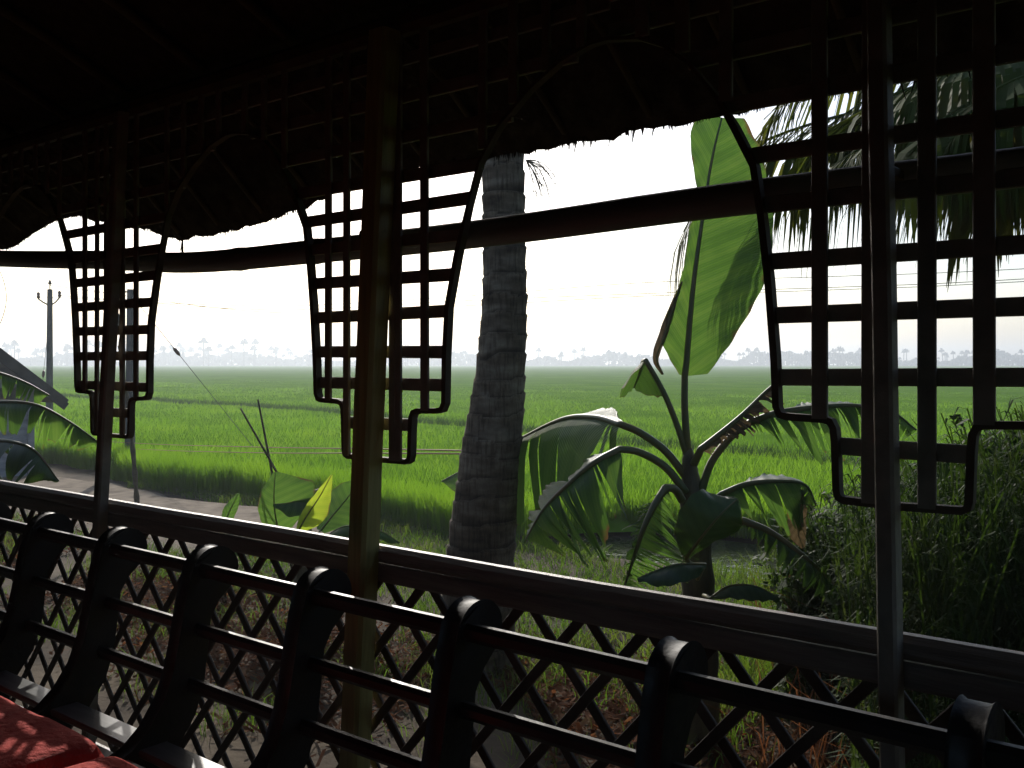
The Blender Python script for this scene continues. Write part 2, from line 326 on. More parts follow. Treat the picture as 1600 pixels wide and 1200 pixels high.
def rice():
    n = 400000
    s0, s1 = math.sqrt(10.5), math.sqrt(120); sd_ = rng.uniform(s0, s1, n); d = sd_**2
    u = rng.uniform(-0.66, 0.72, n)
    X = d*(FW.x + u*RT.x); Y = d*(FW.y + u*RT.y)
    e = rice_edge(X); g = np.abs(Y - bund_y(X))
    k = (Y > e) & (g > 0.35); X, Y, d = X[k], Y[k], d[k]
    H = rice_h(X, Y) * rng.uniform(0.80, 1.08, len(X))
    W = 0.011 * np.maximum(d/12, 1)**0.9
    o = blades('rice_plants', X, Y, np.zeros(len(X)), H, W, 0.28, M['rice'], 3)
    tag(o, 'bright green rice blades filling the flat paddy field', 'rice', kind='stuff')
    # a denser front row so the near edge stands as a wall of stems
    n = 26000; X = rng.uniform(-30, 6, n); Y = rice_edge(X) + rng.exponential(0.35, n) - 0.05
    H = rice_h(X, Y) * rng.uniform(0.6, 1.1, n)
    o = blades('rice_edge_plants', X, Y, np.zeros(n), H, np.full(n, 0.012), 0.25, M['rice'], 4)
    tag(o, 'dark shaded stems along the near edge of the paddy', 'rice', kind='stuff')
    n = 26000; X = rng.uniform(-70, 8, n); Y = bund_y(X) + rng.normal(0, 0.13, n)
    o = blades('bund_shade_grass', X, Y, np.zeros(n), rng.uniform(0.45, 0.76, n), np.full(n, 0.025), 0.3, M['bund'], 5)
    tag(o, 'dark grass strip standing in for the shaded edge of the far paddy', 'grass', kind='stuff')
rice()

def in_path(X, Y): return (X < -9.2) & (np.abs(Y - (7.55 - 0.012*(X+10))) < 1.35)
def groundcover():
    # short mown-looking grass between the litter and the paddy
    n = 60000; X = rng.uniform(-16, 3, n); Y = rng.uniform(5.2, 10.4, n)
    pt = wav(X, Y, 1.4, 0.7) + 0.5*wav(X, Y, 3.9)
    k = ~in_path(X, Y) & (Y > 5.5 + 0.5*np.sin(X*1.7) + 0.2*np.sin(X*5)) & (pt > -0.62) & (Y < rice_edge(X) + 0.1) & ((X < -7.4) | (Y < 9.25) | (X > 3))
    X, Y = X[k], Y[k]; n = len(X)
    H = rng.uniform(0.04, 0.15, n) * (1 + 0.6*np.clip(wav(X, Y, 2.3, 3), 0, 1)) * np.where(Y > 8.6, 1.3, 1)
    o = blades('grass', X, Y, gz(X, Y) - 0.01, H, rng.uniform(0.006, 0.012, n), 0.7, M['grass'], 6)
    tag(o, 'short green grass on the bank before the paddy', 'grass', kind='stuff')
    # tufts among the litter by the boat
    c = 120; cxx = rng.uniform(-12, 1.5, c); cyy2 = rng.uniform(3.4, 6.2, c)
    idx = rng.integers(0, c, 9000); X = cxx[idx] + rng.normal(0, 0.14, 9000); Y = cyy2[idx] + rng.normal(0, 0.14, 9000)
    o = blades('grass_tufts', X, Y, gz(X, Y) - 0.01, rng.uniform(0.05, 0.26, 9000), rng.uniform(0.003, 0.007, 9000), 0.6, M['grass'], 8)
    tag(o, 'scattered grass tufts growing among the leaf litter', 'grass', kind='stuff')
    # dry leaves and straw
    n = 30000; X = rng.uniform(-14, 2, n); Y = 4.75 + rng.normal(0, 0.62, n) + 0.25*np.sin(X*1.3)
    k = (Y > 3.3) & (wav(X, Y, 1.9, 5) > -0.45); X, Y = X[k], Y[k]; n = len(X)
    a = rng.uniform(0, 2*np.pi, n); L = rng.uniform(0.03, 0.12, n); Wd = rng.uniform(0.004, 0.026, n)
    tz = rng.uniform(-0.5, 0.8, n); z = gz(X, Y) + rng.uniform(0.0, 0.05, n) + 0.02
    ca, sa = np.cos(a), np.sin(a); V = np.empty((n, 4, 3)); tl = rng.uniform(-0.5, 0.5, n)
    for q, (s, t_) in enumerate(((-1,-1),(1,-1),(1,1),(-1,1))):
        V[:,q,0] = X + s*ca*L/2 - t_*sa*Wd/2; V[:,q,1] = Y + s*sa*L/2 + t_*ca*Wd/2
        V[:,q,2] = np.maximum(z + s*tz*L/2 + t_*tl*Wd/2, gz(X, Y) + 0.004)
    o = np_mesh('leaf_litter', V.reshape(-1,3), np.arange(n*4).reshape(-1,4), M['litter'])
    tag(o, 'red brown dry leaves and straw strewn along the bank', 'leaf litter', kind='stuff')
groundcover()

def thicket():
    VS = []; QS = []; nb = 0
    n = 3000
    pxs = 1225 + 600*rng.beta(1.2, 1.0, n); ds = np.maximum(rng.uniform(4.2, 9.0, n), np.where(pxs < 1330, 5.9, 0))
    topy = np.interp(pxs, [1200,1240,1300,1400,1500,1600,1800], [900,845,785,735,700,655,600])
    r = random.Random(5); A = {k: [] for k in 'XYZHWab'}
    bl = []
    for px, d, ty in zip(pxs, ds, topy):
        g = Q(px, HOR, d); x, y = g.x, g.y
        if y < 3.3: continue
        h = EYE - (ty - HOR)/1500*d - abs(r.gauss(0, 0.22)) 
        h = max(0.35, min(h, 2.35)); la = r.uniform(0, 6.283); ll = r.uniform(0.02, 0.28)*h
        dx, dy = math.cos(la)*ll, math.sin(la)*ll
        def at(t): return (x + dx*t*t, y + dy*t*t, h*t)
        # stem
        broad = noise.noise((x*1.1, y*1.1, 4.0)) > 0.22; wv = 0.006; s = r.uniform(0, 6.283)
        for t0, t1 in ((0,0.5),(0.5,1.0)):
            p, q = at(t0), at(t1); c_, s_ = math.cos(s)*wv, math.sin(s)*wv
            bl.append([(p[0]-c_,p[1]-s_,p[2]),(p[0]+c_,p[1]+s_,p[2]),(q[0]+c_*.6,q[1]+s_*.6,q[2]),(q[0]-c_*.6,q[1]-s_*.6,q[2])])
        for k in range(int(9 + h*9)):
            t = r.uniform(0.12, 1.0); p = at(t); a = r.uniform(0, 6.283); L = r.uniform(0.07, 0.24); wd = r.uniform(0.006, 0.014)
            if broad: L *= 0.7; wd *= 3.6
            e = r.uniform(0.1, 1.1); ca, sa = math.cos(a), math.sin(a)
            m1 = (p[0]+ca*L*0.5*math.cos(e), p[1]+sa*L*0.5*math.cos(e), p[2]+L*0.5*math.sin(e))
            e2 = e - r.uniform(0.4, 1.5)
            m2 = (m1[0]+ca*L*0.5*math.cos(e2), m1[1]+sa*L*0.5*math.cos(e2), m1[2]+L*0.5*math.sin(e2))
            ux, uy = -sa*wd/2, ca*wd/2
            bl.append([(p[0]-ux*.5,p[1]-uy*.5,p[2]),(p[0]+ux*.5,p[1]+uy*.5,p[2]),(m1[0]+ux,m1[1]+uy,m1[2]),(m1[0]-ux,m1[1]-uy,m1[2])])
            bl.append([(m1[0]-ux,m1[1]-uy,m1[2]),(m1[0]+ux,m1[1]+uy,m1[2]),(m2[0]+ux*.1,m2[1]+uy*.1,m2[2]),(m2[0]-ux*.1,m2[1]-uy*.1,m2[2])])
    V = np.array(bl).reshape(-1, 3)
    o = np_mesh('weed_thicket', V, np.arange(len(V)).reshape(-1, 4), M['weed'])
    tag(o, 'dense dark thicket of tall reeds and weeds at the right', 'weeds', kind='stuff')
thicket()
def stalks():
    n = 9000; px = rng.uniform(900, 1420, n); d = rng.uniform(5.8, 10.6, n); u = (px-800)/1500
    X = d*(FW.x + u*RT.x); Y = d*(FW.y + u*RT.y); k = (Y < 9.35) & (rng.uniform(0,1,n) < np.clip((px-1020)/220, 0.12, 1)); X, Y = X[k], Y[k]; n = len(X)
    o = blades('tall_grass', X, Y, gz(X, Y)-0.02, rng.uniform(0.2, 0.62, n)*np.clip((X/np.maximum(Y,1)+0.62)*4, 0.35, 1), rng.uniform(0.005, 0.011, n), 0.45, M['grass'], 21)
    tag(o, 'tall yellow green grass stalks at the foot of the reed thicket', 'grass', kind='stuff')
stalks()
def straw():
    n = 500; px = rng.uniform(1180, 1640, n); d = rng.uniform(4.6, 8.4, n); u = (px-800)/1500
    X = d*(FW.x + u*RT.x); Y = d*(FW.y + u*RT.y); k = Y > 3.6; X, Y, px = X[k], Y[k], px[k]; n = len(X)
    o = blades('dry_stalks', X, Y, gz(X, Y)-0.02, rng.uniform(0.4, 1.0, n)*np.interp(px, [1180,1300,1600], [0.7,1.1,1.5]), rng.uniform(0.006, 0.012, n), 0.7, M['litter'], 31)
    tag(o, 'dry bent straw stalks among the reeds at the right', 'straw', kind='stuff')
straw()

# ------------------------------------------------------------------ houseboat
BY = 2.19                                    # plane of the open side
def ez(z): return EYE + z
boat = thing('houseboat', 'dark houseboat with lattice screens, railing and thatched eave framing the view', 'boat', (-2.0, 0.0, 0.0))
def part(name, mb, m, parent=boat, smooth=False): return mb.build(name, m, parent, smooth, root=boat)
FL = -1.78
# deck planks
for k in range(23):
    mb = MB(); y0 = -2.3 + k*0.2; mb.box((-8.6, y0+0.003, ez(FL)-0.04), (4.6, y0+0.197, ez(FL))); part('deck_plank', mb, M['deck'])
mb = MB()
hp = [(2.34, FL-0.06), (2.36, -2.1), (2.1, -2.45), (-2.1, -2.45), (-2.36, -2.1), (-2.34, FL-0.06)]
for (ya, za), (yb, zb) in zip(hp[:-1], hp[1:]):
    mb.add([(-8.6,ya,ez(za)),(4.6,ya,ez(za)),(4.6,yb,ez(zb)),(-8.6,yb,ez(zb))], [(0,1,2,3)])
part('hull', mb, M['deck'])
# roof: woven ceiling mat in a shallow barrel, rafters, wall plates, unseen far side and end mats added to keep the interior dark
def roof_z(y): return 1.14 + 0.55*(1 - (y/2.24)**2)
mb = MB(); ys = np.linspace(-2.24, 2.24, 25)
for sgn in (0, 0.06):
    vs = [(x, y, ez(roof_z(y)+0.05+sgn)) for x in (-8.6, 4.6) for y in ys]
    mb.add(vs, [(k, k+1, 25+k+1, 25+k) for k in range(24)])
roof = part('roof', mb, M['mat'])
for x in np.arange(-8.4, 4.5, 0.56):
    mb = MB(); mb.tube([(x, y, ez(roof_z(y)+0.02)) for y in ys[::2]], 0.022, 6); part('rafter', mb, M['pole_dark'], roof, True)
for y in (-1.5, -0.5, 0.6, 1.5):
    mb = MB(); mb.tube([(-8.6, y, ez(roof_z(y)-0.02)), (4.6, y, ez(roof_z(y)-0.02))], 0.025, 6); part('purlin', mb, M['pole_dark'], roof, True)
mb = MB(); mb.bar((-8.6, BY, ez(1.09)), (4.6, BY, ez(1.09)), 0.07, 0.075, Vector((0,1,0)), 0.3); part('wall_plate', mb, M['pole_dark'], boat)
mb = MB(); mb.box((-8.6, -2.36, ez(FL)), (4.6, -2.32, ez(-0.15))); mb.box((-8.6, -2.36, ez(0.45)), (4.6, -2.32, ez(1.25)))
mb.box((-8.6, -2.36, ez(-0.15)), (-2.0, -2.32, ez(0.45))); mb.box((2.6, -2.36, ez(-0.15)), (4.6, -2.32, ez(0.45))); part('light_block_mat', mb, M['mat'])  # added light blocker behind the camera, gap left to let some fill in
for x in (-8.66, 4.61):
    mb = MB(); mb.box((x, -2.3, ez(FL)), (x+0.04, 2.3, ez(1.72))); part('light_block_mat', mb, M['mat'])  # added end mats shut out light from bow and stern
# eave of thatch with a ragged hanging edge
EYV = 2.75
ep = [(-400,410),(-120,396),(20,388),(45,368),(85,346),(115,338),(190,351),(215,356),(285,376),(375,358),(470,329),(550,286),(625,268),(820,239),(1130,181),(1400,126),(1600,84),(2200,-40)]
eP = [PY(a, b, EYV) for a, b in ep]; eX = [p.x for p in eP]; eZ = [p.z for p in eP]
def eave_z(x): return float(np.interp(x, eX, eZ))
xs = np.arange(-8.6, 4.6, 0.03); mb = MB(); nx = len(xs); rows = 7
rr = random.Random(3); jit = [rr.uniform(-0.004, 0.004) + 0.016*noise.noise((x*7, 0, 0)) + 0.010*noise.noise((x*19, 4, 0)) for x in xs]
for lay in (0, 1):
    vs = []
    for j in range(rows):
        t = j/(rows-1)
        for k, x in enumerate(xs):
            z1 = eave_z(x) + jit[k]; y = 2.20 + (EYV-2.20)*t; z = (ez(1.215))*(1-t) + z1*t + 0.05*math.sin(t*math.pi)
            vs.append((x, y + lay*0.02, z + lay*0.05*(1-t*0.75)))
    mb.add(vs, [(j*nx+k, j*nx+k+1, (j+1)*nx+k+1, (j+1)*nx+k) for j in range(rows-1) for k in range(nx-1)])
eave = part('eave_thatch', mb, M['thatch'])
for x in np.arange(-8.4, 4.5, 0.34):
    mb = MB(); mb.tube([(x, 2.2, ez(1.13)), (x, 2.46, (ez(1.17)+eave_z(x))/2+0.025), (x, 2.72, eave_z(x)+0.035)], 0.012, 5); part('batten', mb, M['pole_dark'], eave, True)
mb = MB()
for k in range(1500):
    x = rr.uniform(-6.5, 1.6); z = eave_z(x); L = rr.uniform(0.0, 0.010) if rr.random() < 0.93 else rr.uniform(0.012, 0.04)
    if x > -0.9: L *= 1.5
    a = rr.uniform(-0.5, 0.5); wv = rr.uniform(0.002, 0.006); y = EYV + rr.uniform(-0.015, 0.02)
    mb.add([(x-wv,y,z+0.02),(x+wv,y,z+0.02),(x+a*L+0.001,y,z-L),(x+a*L-0.001,y,z-L)], [(0,1,2,3)])
tag(part('straw_fringe', mb, M['thatch'], eave), kind='stuff')
mb = MB(); cp = PY(285, 376, EYV)
for k in range(9):
    a = rr.uniform(-0.5, 0.3); L = rr.uniform(0.03, 0.09)
    mb.tube([(cp.x, EYV, cp.z+0.01), (cp.x+a*L*0.5, EYV, cp.z-L*0.6), (cp.x+a*L, EYV, cp.z-L)], [0.004,0.003,0.001], 4)
part('tassel', mb, M['thatch'], eave)
# posts
def post(pt, pb, wx, wy, m='lattice', y=2.135):
    a, b = PY(*pt, y), PY(*pb, y); t = (a-b)/(a.z-b.z)
    p1 = b + t*(ez(1.06)-b.z); p0 = b + t*(ez(FL)-b.z)
    mb = MB(); n = 24
    sid = Vector((1,0,0))
    pts = [p0 + (p1-p0)*k/n for k in range(n+1)]
    prof = [(-.5,-.32),(-.36,-.5),(.36,-.5),(.5,-.32),(.5,.5),(-.5,.5)]
    vs = []
    for k, p in enumerate(pts):
        jx = 0.0025*noise.noise((p.x*3, 7.7, p.z*2.2)); jw = 1 + 0.035*noise.noise((p.x, 3.1, p.z*4))
        for u, v in prof: vs.append((p.x + jx + u*wx*jw, p.y + v*wy*jw, p.z))
    m_ = len(prof)
    fs = [(k*m_+q, k*m_+(q+1)%m_, (k+1)*m_+(q+1)%m_, (k+1)*m_+q) for k in range(n) for q in range(m_)] + [tuple(range(m_-1,-1,-1)), tuple(range(n*m_, (n+1)*m_))]
    mb.add(vs, fs); return part('post', mb, M[m])
post((188,200), (155,830), 0.05, 0.045)
post((598,80), (553,1180), 0.082, 0.07, 'post')
post((1372,0), (1393,1190), 0.042, 0.05)
post((-700,300), (-700,900), 0.06, 0.055); post((2780,300), (2780,900), 0.06, 0.055)
# lattice screens: one period = a panel on its post plus half an arch to each side
PER = 1.68
HALF_R = [(0.0,-0.315),(0.150,-0.314),(0.163,-0.308),(0.168,-0.292),(0.172,-0.20),(0.174,-0.172),(0.182,-0.156),(0.20,-0.150),(0.285,-0.147),(0.305,-0.142),(0.316,-0.122),
          (0.319,0.016),(0.330,0.174),(0.368,0.329),(0.416,0.48),(0.459,0.601),(0.53,0.695),(0.648,0.788),(0.762,0.848),(0.86,0.874),(0.91,0.876)]
HALF_L = [(0.0,-0.315),(-0.128,-0.312),(-0.139,-0.306),(-0.143,-0.292),(-0.147,-0.18),(-0.150,-0.15),(-0.158,-0.134),(-0.175,-0.129),(-0.262,-0.126),(-0.279,-0.122),(-0.288,-0.104),
          (-0.293,0.012),(-0.308,0.197),(-0.326,0.353),(-0.346,0.479),(-0.397,0.58),(-0.448,0.668),(-0.52,0.761),(-0.594,0.822),(-0.67,0.858),(-0.77,0.876)]
def screen(cx, rows, verts, mir=False):
    HR = HALF_R; HL = HALF_L
    if mir: HR = [(-a*0.97, b) for a, b in HALF_L[:-1]] + [(0.91, 0.876)]
    path = list(reversed(HL)) + HR[1:]
    hx = [a for a, b in path]
    e0, e1 = HL[-1][0], HR[-1][0]
    def zlow(x):                             # lower outline of the screen at offset x
        best = -0.30 if abs(x) < 0.16 else 9
        pl = HR if x >= 0 else HL; best = 0.876
        for (a, b), (c, d) in zip(pl[:-1], pl[1:]):
            lo, hi = min(a, c), max(a, c)
            if lo - 1e-6 <= x <= hi + 1e-6 and hi - lo > 1e-6:
                best = min(best, b + (d-b)*(x-a)/(c-a))
        return best
    so = MB(); pts = [Vector((cx+a, BY, ez(b))) for a, b in path]
    # bent cane following the outline
    n = len(pts); vs = []
    for k, p in enumerate(pts):
        t = (pts[min(k+1,n-1)] - pts[max(k-1,0)]).normalized(); nr = Vector((-t.z, 0, t.x))
        wv = 0.005 if abs(path[k][0]) > 0.40 else 0.009
        if path[k][1] < -0.1: wv = 0.0085
        for u, v in ((-1,-1),(1,-1),(1,1),(-1,1)): vs.append(p + nr*u*wv + Vector((0, v*0.013, 0)))
    so.add(vs, [(k*4+q, k*4+(q+1)%4, k*4+4+(q+1)%4, k*4+4+q) for k in range(n-1) for q in range(4)] + [(3,2,1,0), (n*4-4,n*4-3,n*4-2,n*4-1)])
    sc = part('lattice_screen', so, M['cane'])
    rj = random.Random(int(cx*100))
    for x, wv in verts:
        if not e0 < x < e1: continue
        if abs(zlow(x-wv*0.5)-zlow(x+wv*0.5)) > 0.12 and zlow(x) > -0.1 and abs(x) < 0.45: continue
        z0 = max(zlow(x-wv*0.5), zlow(x), zlow(x+wv*0.5)); 
        if abs(x) < 0.16: z0 = zlow(x)
        mb = MB(); xj = rj.uniform(-0.004, 0.004)
        mb.bar((cx+x, BY-0.009, ez(z0)), (cx+x+xj, BY-0.009+rj.uniform(-.001,.001), ez(1.06)), wv, 0.012, Vector((1,0,0)), 0.2)
        part('slat', mb, M['lattice'], sc)
    for z in rows:
        # spans of the row lying inside the outline
        g = np.linspace(e0, e1, 400); inside = [zlow(x) < z for x in g]; k = 0
        while k < 400:
            if inside[k]:
                j = k
                while j+1 < 400 and inside[j+1]: j += 1
                if g[j]-g[k] > 0.05:
                    dz = rj.uniform(-0.006, 0.006); mb = MB()
                    mb.bar((cx+g[k], BY+0.009, ez(z)), (cx+g[j], BY+0.009, ez(z+dz)), 0.012, 0.040, Vector((0,1,0)), 0.2)
                    part('slat', mb, M['lattice'], sc)
                k = j+1
            else: k += 1
    return sc
def vl(base, w0=0.033):
    xs = list(base); 
    x = max(base) + 0.118
    while x < 0.95: xs.append(x); x += 0.119
    x = min(base) - 0.118
    while x > -0.80: xs.append(x); x -= 0.119
    return [(x, w0*random.Random(int(x*1000)+9).uniform(0.88, 1.12)) for x in xs]
screen(-2.33-PER*2, (-0.2,-0.07,0.05,0.16,0.28,0.40,0.52,0.64,0.76,0.88,0.99), vl([-0.2,-0.09,0.03,0.14]))
screen(-4.01, (-0.215,-0.097,0.033,0.147,0.258,0.37,0.48,0.6,0.72,0.85,0.97), vl([-0.205,-0.1,-0.02,0.115,0.225], 0.030))
screen(-2.33, (-0.2,-0.066,0.041,0.16,0.28,0.40,0.50,0.605,0.73,0.86,0.98), vl([-0.223,-0.129,-0.01,0.092,0.118,0.235], 0.030))
screen(-0.65, (-0.19,-0.033,0.116,0.246,0.384,0.507,0.64,0.77,0.90,1.0), vl([-0.182,-0.065,0.054,0.168], 0.039), True)
screen(-0.65+PER, (-0.19,-0.04,0.11,0.24,0.37,0.50,0.63,0.76,0.90,1.0), vl([-0.18,-0.065,0.054,0.168], 0.037))
# railing
rl = MB()
def wavy_bar(mb, x0, x1, y, z, wy, wz, ch, amp, ph):
    n = 60; prof = [(-.5+ch,-.5),(.5-ch,-.5),(.5,-.5+ch),(.5,.5-ch),(.5-ch,.5),(-.5+ch,.5),(-.5,.5-ch),(-.5,-.5+ch)]
    vs = []
    for k in range(n+1):
        x = x0 + (x1-x0)*k/n; a = amp*noise.noise((x*0.9+ph, 1.1, 0)); b = amp*noise.noise((x*0.9+ph, 5.1, 2))
        for u, v in prof: vs.append((x, y+u*wy+b, z+v*wz+a))
    fs = [(k*8+q, k*8+(q+1)%8, k*8+8+(q+1)%8, k*8+8+q) for k in range(n) for q in range(8)] + [tuple(range(7,-1,-1)), tuple(range(n*8, n*8+8))]
    mb.add(vs, fs)
wavy_bar(rl, -8.6, 4.6, BY, ez(-0.622), 0.046, 0.055, 0.26, 0.006, 0)
railing = part('railing', rl, M['rail'])
mb = MB(); wavy_bar(mb, -8.6, 4.6, BY-0.001, ez(-0.681), 0.036, 0.060, 0.12, 0.003, 8); part('under_rail', mb, M['rail'], railing)
mb = MB(); wavy_bar(mb, -8.6, 4.6, BY, ez(-1.735), 0.05, 0.06, 0.15, 0.004, 3); part('bottom_rail', mb, M['rail'], railing)
z0, z1 = -1.73, -0.70; run = (z1-z0)/1.15
for sgn, yo in ((1, -0.007), (-1, 0.007)):
    mb = MB(); mb.bar((-sgn*run/2, yo, z0), (sgn*run/2, yo, z1), 0.011, 0.030, Vector((0,1,0)), 0.2)
    me = mb.mesh('slat', M['rail_slat'])
    for k in range(48):
        x = -7.75 + 0.2*k + (0.0 if sgn > 0 else 0.11)
        o = link('slat', me, railing, (x - boat.location.x + random.uniform(-.006,.006), BY, EYE)); o.rotation_euler.y = random.uniform(-.012,.012)

# bamboo pole lashed outside the screens
def bamboo():
    pp = [(-260,398),(40,405),(150,406),(300,410),(500,392),(700,371),(850,352),(1020,328),(1190,306),(1400,282),(1590,262),(1900,218),(2900,78)]
    pts = crom([PY(a, b, 2.33) for a, b in pp], 150); mb = MB(); rad = []
    L = 0
    for k, p in enumerate(pts):
        if k: L += (p-pts[k-1]).length
        ph = (L % 0.46)/0.46; rad.append(0.0445*(1 + 0.10*math.exp(-((ph-0.5)/0.035)**2)) )
    mb.tube(pts, rad, 12)
    o = top(mb.build('bamboo_pole', M['bamboo'], None, True), pts[60])
    tag(o, 'long grey bamboo pole running level outside the lattice screens', 'pole')
bamboo()
for x, z in ((-4.03, 0.475), (-2.36, 0.424), (-0.69, 0.432)):
    mb = MB(); mb.bar((x, 2.16, ez(z)), (x, 2.34, ez(z)), 0.03, 0.03, Vector((1,0,0)), 0.2); part('pole_peg', mb, M['pole_dark'])
# ------------------------------------------------------------------ bench and cushions
bench = thing('bench', 'black lacquered slatted bench with curved back posts along the railing', 'bench', (-2.3, 1.5, ez(FL)))
def bpart(name, mb, m, smooth=False, parent=None): return mb.build(name, m, parent or bench, smooth, root=bench)
front = [(1.808,-0.655),(1.788,-0.72),(1.772,-0.79),(1.752,-0.90),(1.732,-0.99),(1.700,-1.075),(1.645,-1.155),(1.585,-1.205),(1.50,-1.235),(1.10,-1.245)]
back = [(1.10,-1.33),(1.52,-1.325),(1.64,-1.30),(1.735,-1.235),(1.80,-1.145),(1.832,-1.05),(1.845,-0.95),(1.858,-0.84),(1.892,-0.785),(1.950,-0.735)]
head = [(1.884 + 0.082*math.cos(t), -0.690 + 0.075*math.sin(t)) for t in np.linspace(0.0, math.pi*0.92, 13)]
prof = front + back + head
mb = MB(); n = len(prof); T = 0.06
vs = []
for x, ins in ((-T/2, 0.006), (-T/2+0.008, 0), (T/2-0.008, 0), (T/2, 0.006)):
    for k, (y, z) in enumerate(prof):
        a, b = prof[(k-1)%n], prof[(k+1)%n]; t = Vector((b[0]-a[0], b[1]-a[1])).normalized(); nr = Vector((-t.y, t.x))
        vs.append((x, y-1.5 - nr.x*-ins*-1, z - FL - nr.y*-ins*-1))
fs = [(r*n+k, r*n+(k+1)%n, (r+1)*n+(k+1)%n, (r+1)*n+k) for r in range(3) for k in range(n)]
mb.add(vs, fs)
# side faces as strips between front and back outlines
nf, nb_ = len(front), len(back)
def sideface(off, flip):
    A = [off+k for k in range(nf)]; B = [off+nf+nb_-1-k for k in range(nb_)]
    for k in range(nf-1):
        q = (A[k], A[k+1], B[k+1], B[k]); mb.f.append(q if flip else q[::-1])
    hd = tuple([A[0], B[0]] + [off+nf+nb_+k for k in range(len(head))]); mb.f.append(hd)
sideface(0, True); sideface(3*n, False)
bpm = mb.mesh('back_post', M['lacquer'], smooth=True); bpm.set_sharp_from_angle(angle=math.radians(40))
BX = [-5.05,-4.49,-3.93,-3.37,-2.80,-2.23,-1.64,-1.04,-0.43,0.17,0.77]
for x in BX: link('back_post', bpm, bench, (x+2.3, 0, 0))
for (y, z, wv, hv) in ((1.835,-0.682,0.034,0.046),(1.815,-0.872,0.030,0.042),(1.788,-1.045,0.030,0.044)):
    mb = MB(); wavy_bar(mb, -5.3, 1.0, y, ez(z), wv, hv, 0.28, 0.003, z*10); bpart('back_rail', mb, M['lacquer'])
for (y, wv) in ((1.655,0.10),(1.52,0.11),(1.39,0.11),(1.26,0.11),(1.13,0.11),(1.0,0.11)):
    mb = MB(); z = -1.232 if y < 1.6 else -1.215
    mb.bar((-5.3, y, ez(z)), (1.0, y, ez(z)), wv, 0.024, Vector((0,1,0)), 0.2); bpart('seat_slat', mb, M['seat'] if y > 1.4 else M['lacquer'])  # rear slats take the painted gleam tone
mb = MB(); mb.bar((-5.3,0.93,ez(-1.28)), (1.0,0.93,ez(-1.28)), 0.04, 0.10, Vector((0,1,0)), 0.2); bpart('front_rail', mb, M['lacquer'])
for x in BX[::2]:
    for y in (1.0, 1.70):
        mb = MB(); mb.bar((x, y, ez(FL)), (x, y, ez(-1.27)), 0.05, 0.05, Vector((1,0,0)), 0.2); bpart('leg', mb, M['lacquer'])
def cushion(x0, x1, y0, y1, zb, h, seed, label):
    mb = MB(); nx, ny = 44, 20; vs = []; 
    for lay in (1, 0):
        for j in range(ny+1):
            for k in range(nx+1):
                u, v = k/nx*2-1, j/ny*2-1
                e = (1-abs(u)**26)*(1-abs(v)**14); e = max(e, 0)**0.45
                x = (x0+x1)/2 + u*(x1-x0)/2; y = (y0+y1)/2 + v*(y1-y0)/2
                wr = 0.010*noise.noise((x*4+seed, y*9, 0)) + 0.006*noise.noise((x*13+seed, y*4, 3))
                zm = zb + h*0.45
                z = zm + (h*0.55*e + wr*e if lay else -h*0.45*min(1, e*1.6))
                vs.append((x, y, z))
    N = (nx+1)*(ny+1)
    fs = [(j*(nx+1)+k, j*(nx+1)+k+1, (j+1)*(nx+1)+k+1, (j+1)*(nx+1)+k) for j in range(ny) for k in range(nx)]
    mb.add(vs, fs + [tuple(i+N for i in q[::-1]) for q in fs])
    o = top(mb.build('seat_cushion', M['cushion'], None, True)); tag(o, label, 'cushion', 'red cushions on the bench')
    pp = []
    for k in range(nx+1): pp.append((k, 0))
    ring = [Vector((x0+0.01,y0+0.01,0)), Vector((x1-0.01,y0+0.01,0)), Vector((x1-0.01,y1-0.01,0)), Vector((x0+0.01,y1-0.01,0)), Vector((x0+0.01,y0+0.01,0))]
    return o
cushion(-3.92, -2.625, 0.92, 1.435, ez(-1.22), 0.14, 1, 'red fabric seat cushion farther along the bench at the lower left corner')
cushion(-2.585, -1.30, 0.92, 1.42, ez(-1.22), 0.14, 9, 'nearer red seat cushion, only its corner showing at the bottom edge')

# ------------------------------------------------------------------ palms
def frond(rachis, n, lmax, droop, seed, parent, root, w=0.032, fold=0.6, name='frond', r0=0.028, tipdroop=0.0, sparse=1.0):
    r = random.Random(seed); pts = crom(rachis, 36); mb = MB()
    mb.tube(pts, [r0*(1-0.85*k/35) for k in range(36)], 6)
    Ls = [0.0]
    for k in range(1, 36): Ls.append(Ls[-1] + (pts[k]-pts[k-1]).length)
    for k in range(n):
        t = 0.10 + 0.90*k/(n-1); f = t*35; i = min(int(f), 34); p = pts[i].lerp(pts[i+1], f-i)
        T = (pts[i+1]-pts[i]).normalized(); lat = T.cross(UP)
        lat = lat.normalized() if lat.length > 1e-4 else Vector((1,0,0)); nrm = lat.cross(T)
        ll = lmax * (0.35 + 0.65*math.sin(math.pi*min(1, 0.12+0.80*t)))*(1-0.35*t**4)
        for s in (-1, 1):
            if r.random() > sparse: continue
            L = ll*r.uniform(0.85, 1.1); fw = 0.45 + 0.5*t + r.uniform(-.12,.12)
            d0 = (lat*s*(1-0.35*t) + T*fw + nrm*r.uniform(0.0, 0.25)).normalized()
            q = p; d = d0; cr = []; 
            for st in range(4):
                cr.append((q, d)); dd = droop*(0.35+0.45*st)*r.uniform(0.8, 1.2)
                d = (d + Vector((0,0,-1))*dd).normalized(); q = q + d*(L/3)
            vs = []
            for st, (c, d_) in enumerate(cr):
                sd = d_.cross(nrm); sd = sd.normalized() if sd.length > 1e-3 else T
                wv = w*(0.55, 1.0, 0.8, 0.06)[st]/2
                vs += [c - sd*wv, c + sd*wv]
            mb.add(vs, [(0,1,3,2),(2,3,5,4),(4,5,7,6)])
    return mb.build(name, M['frond'], parent, root=root)

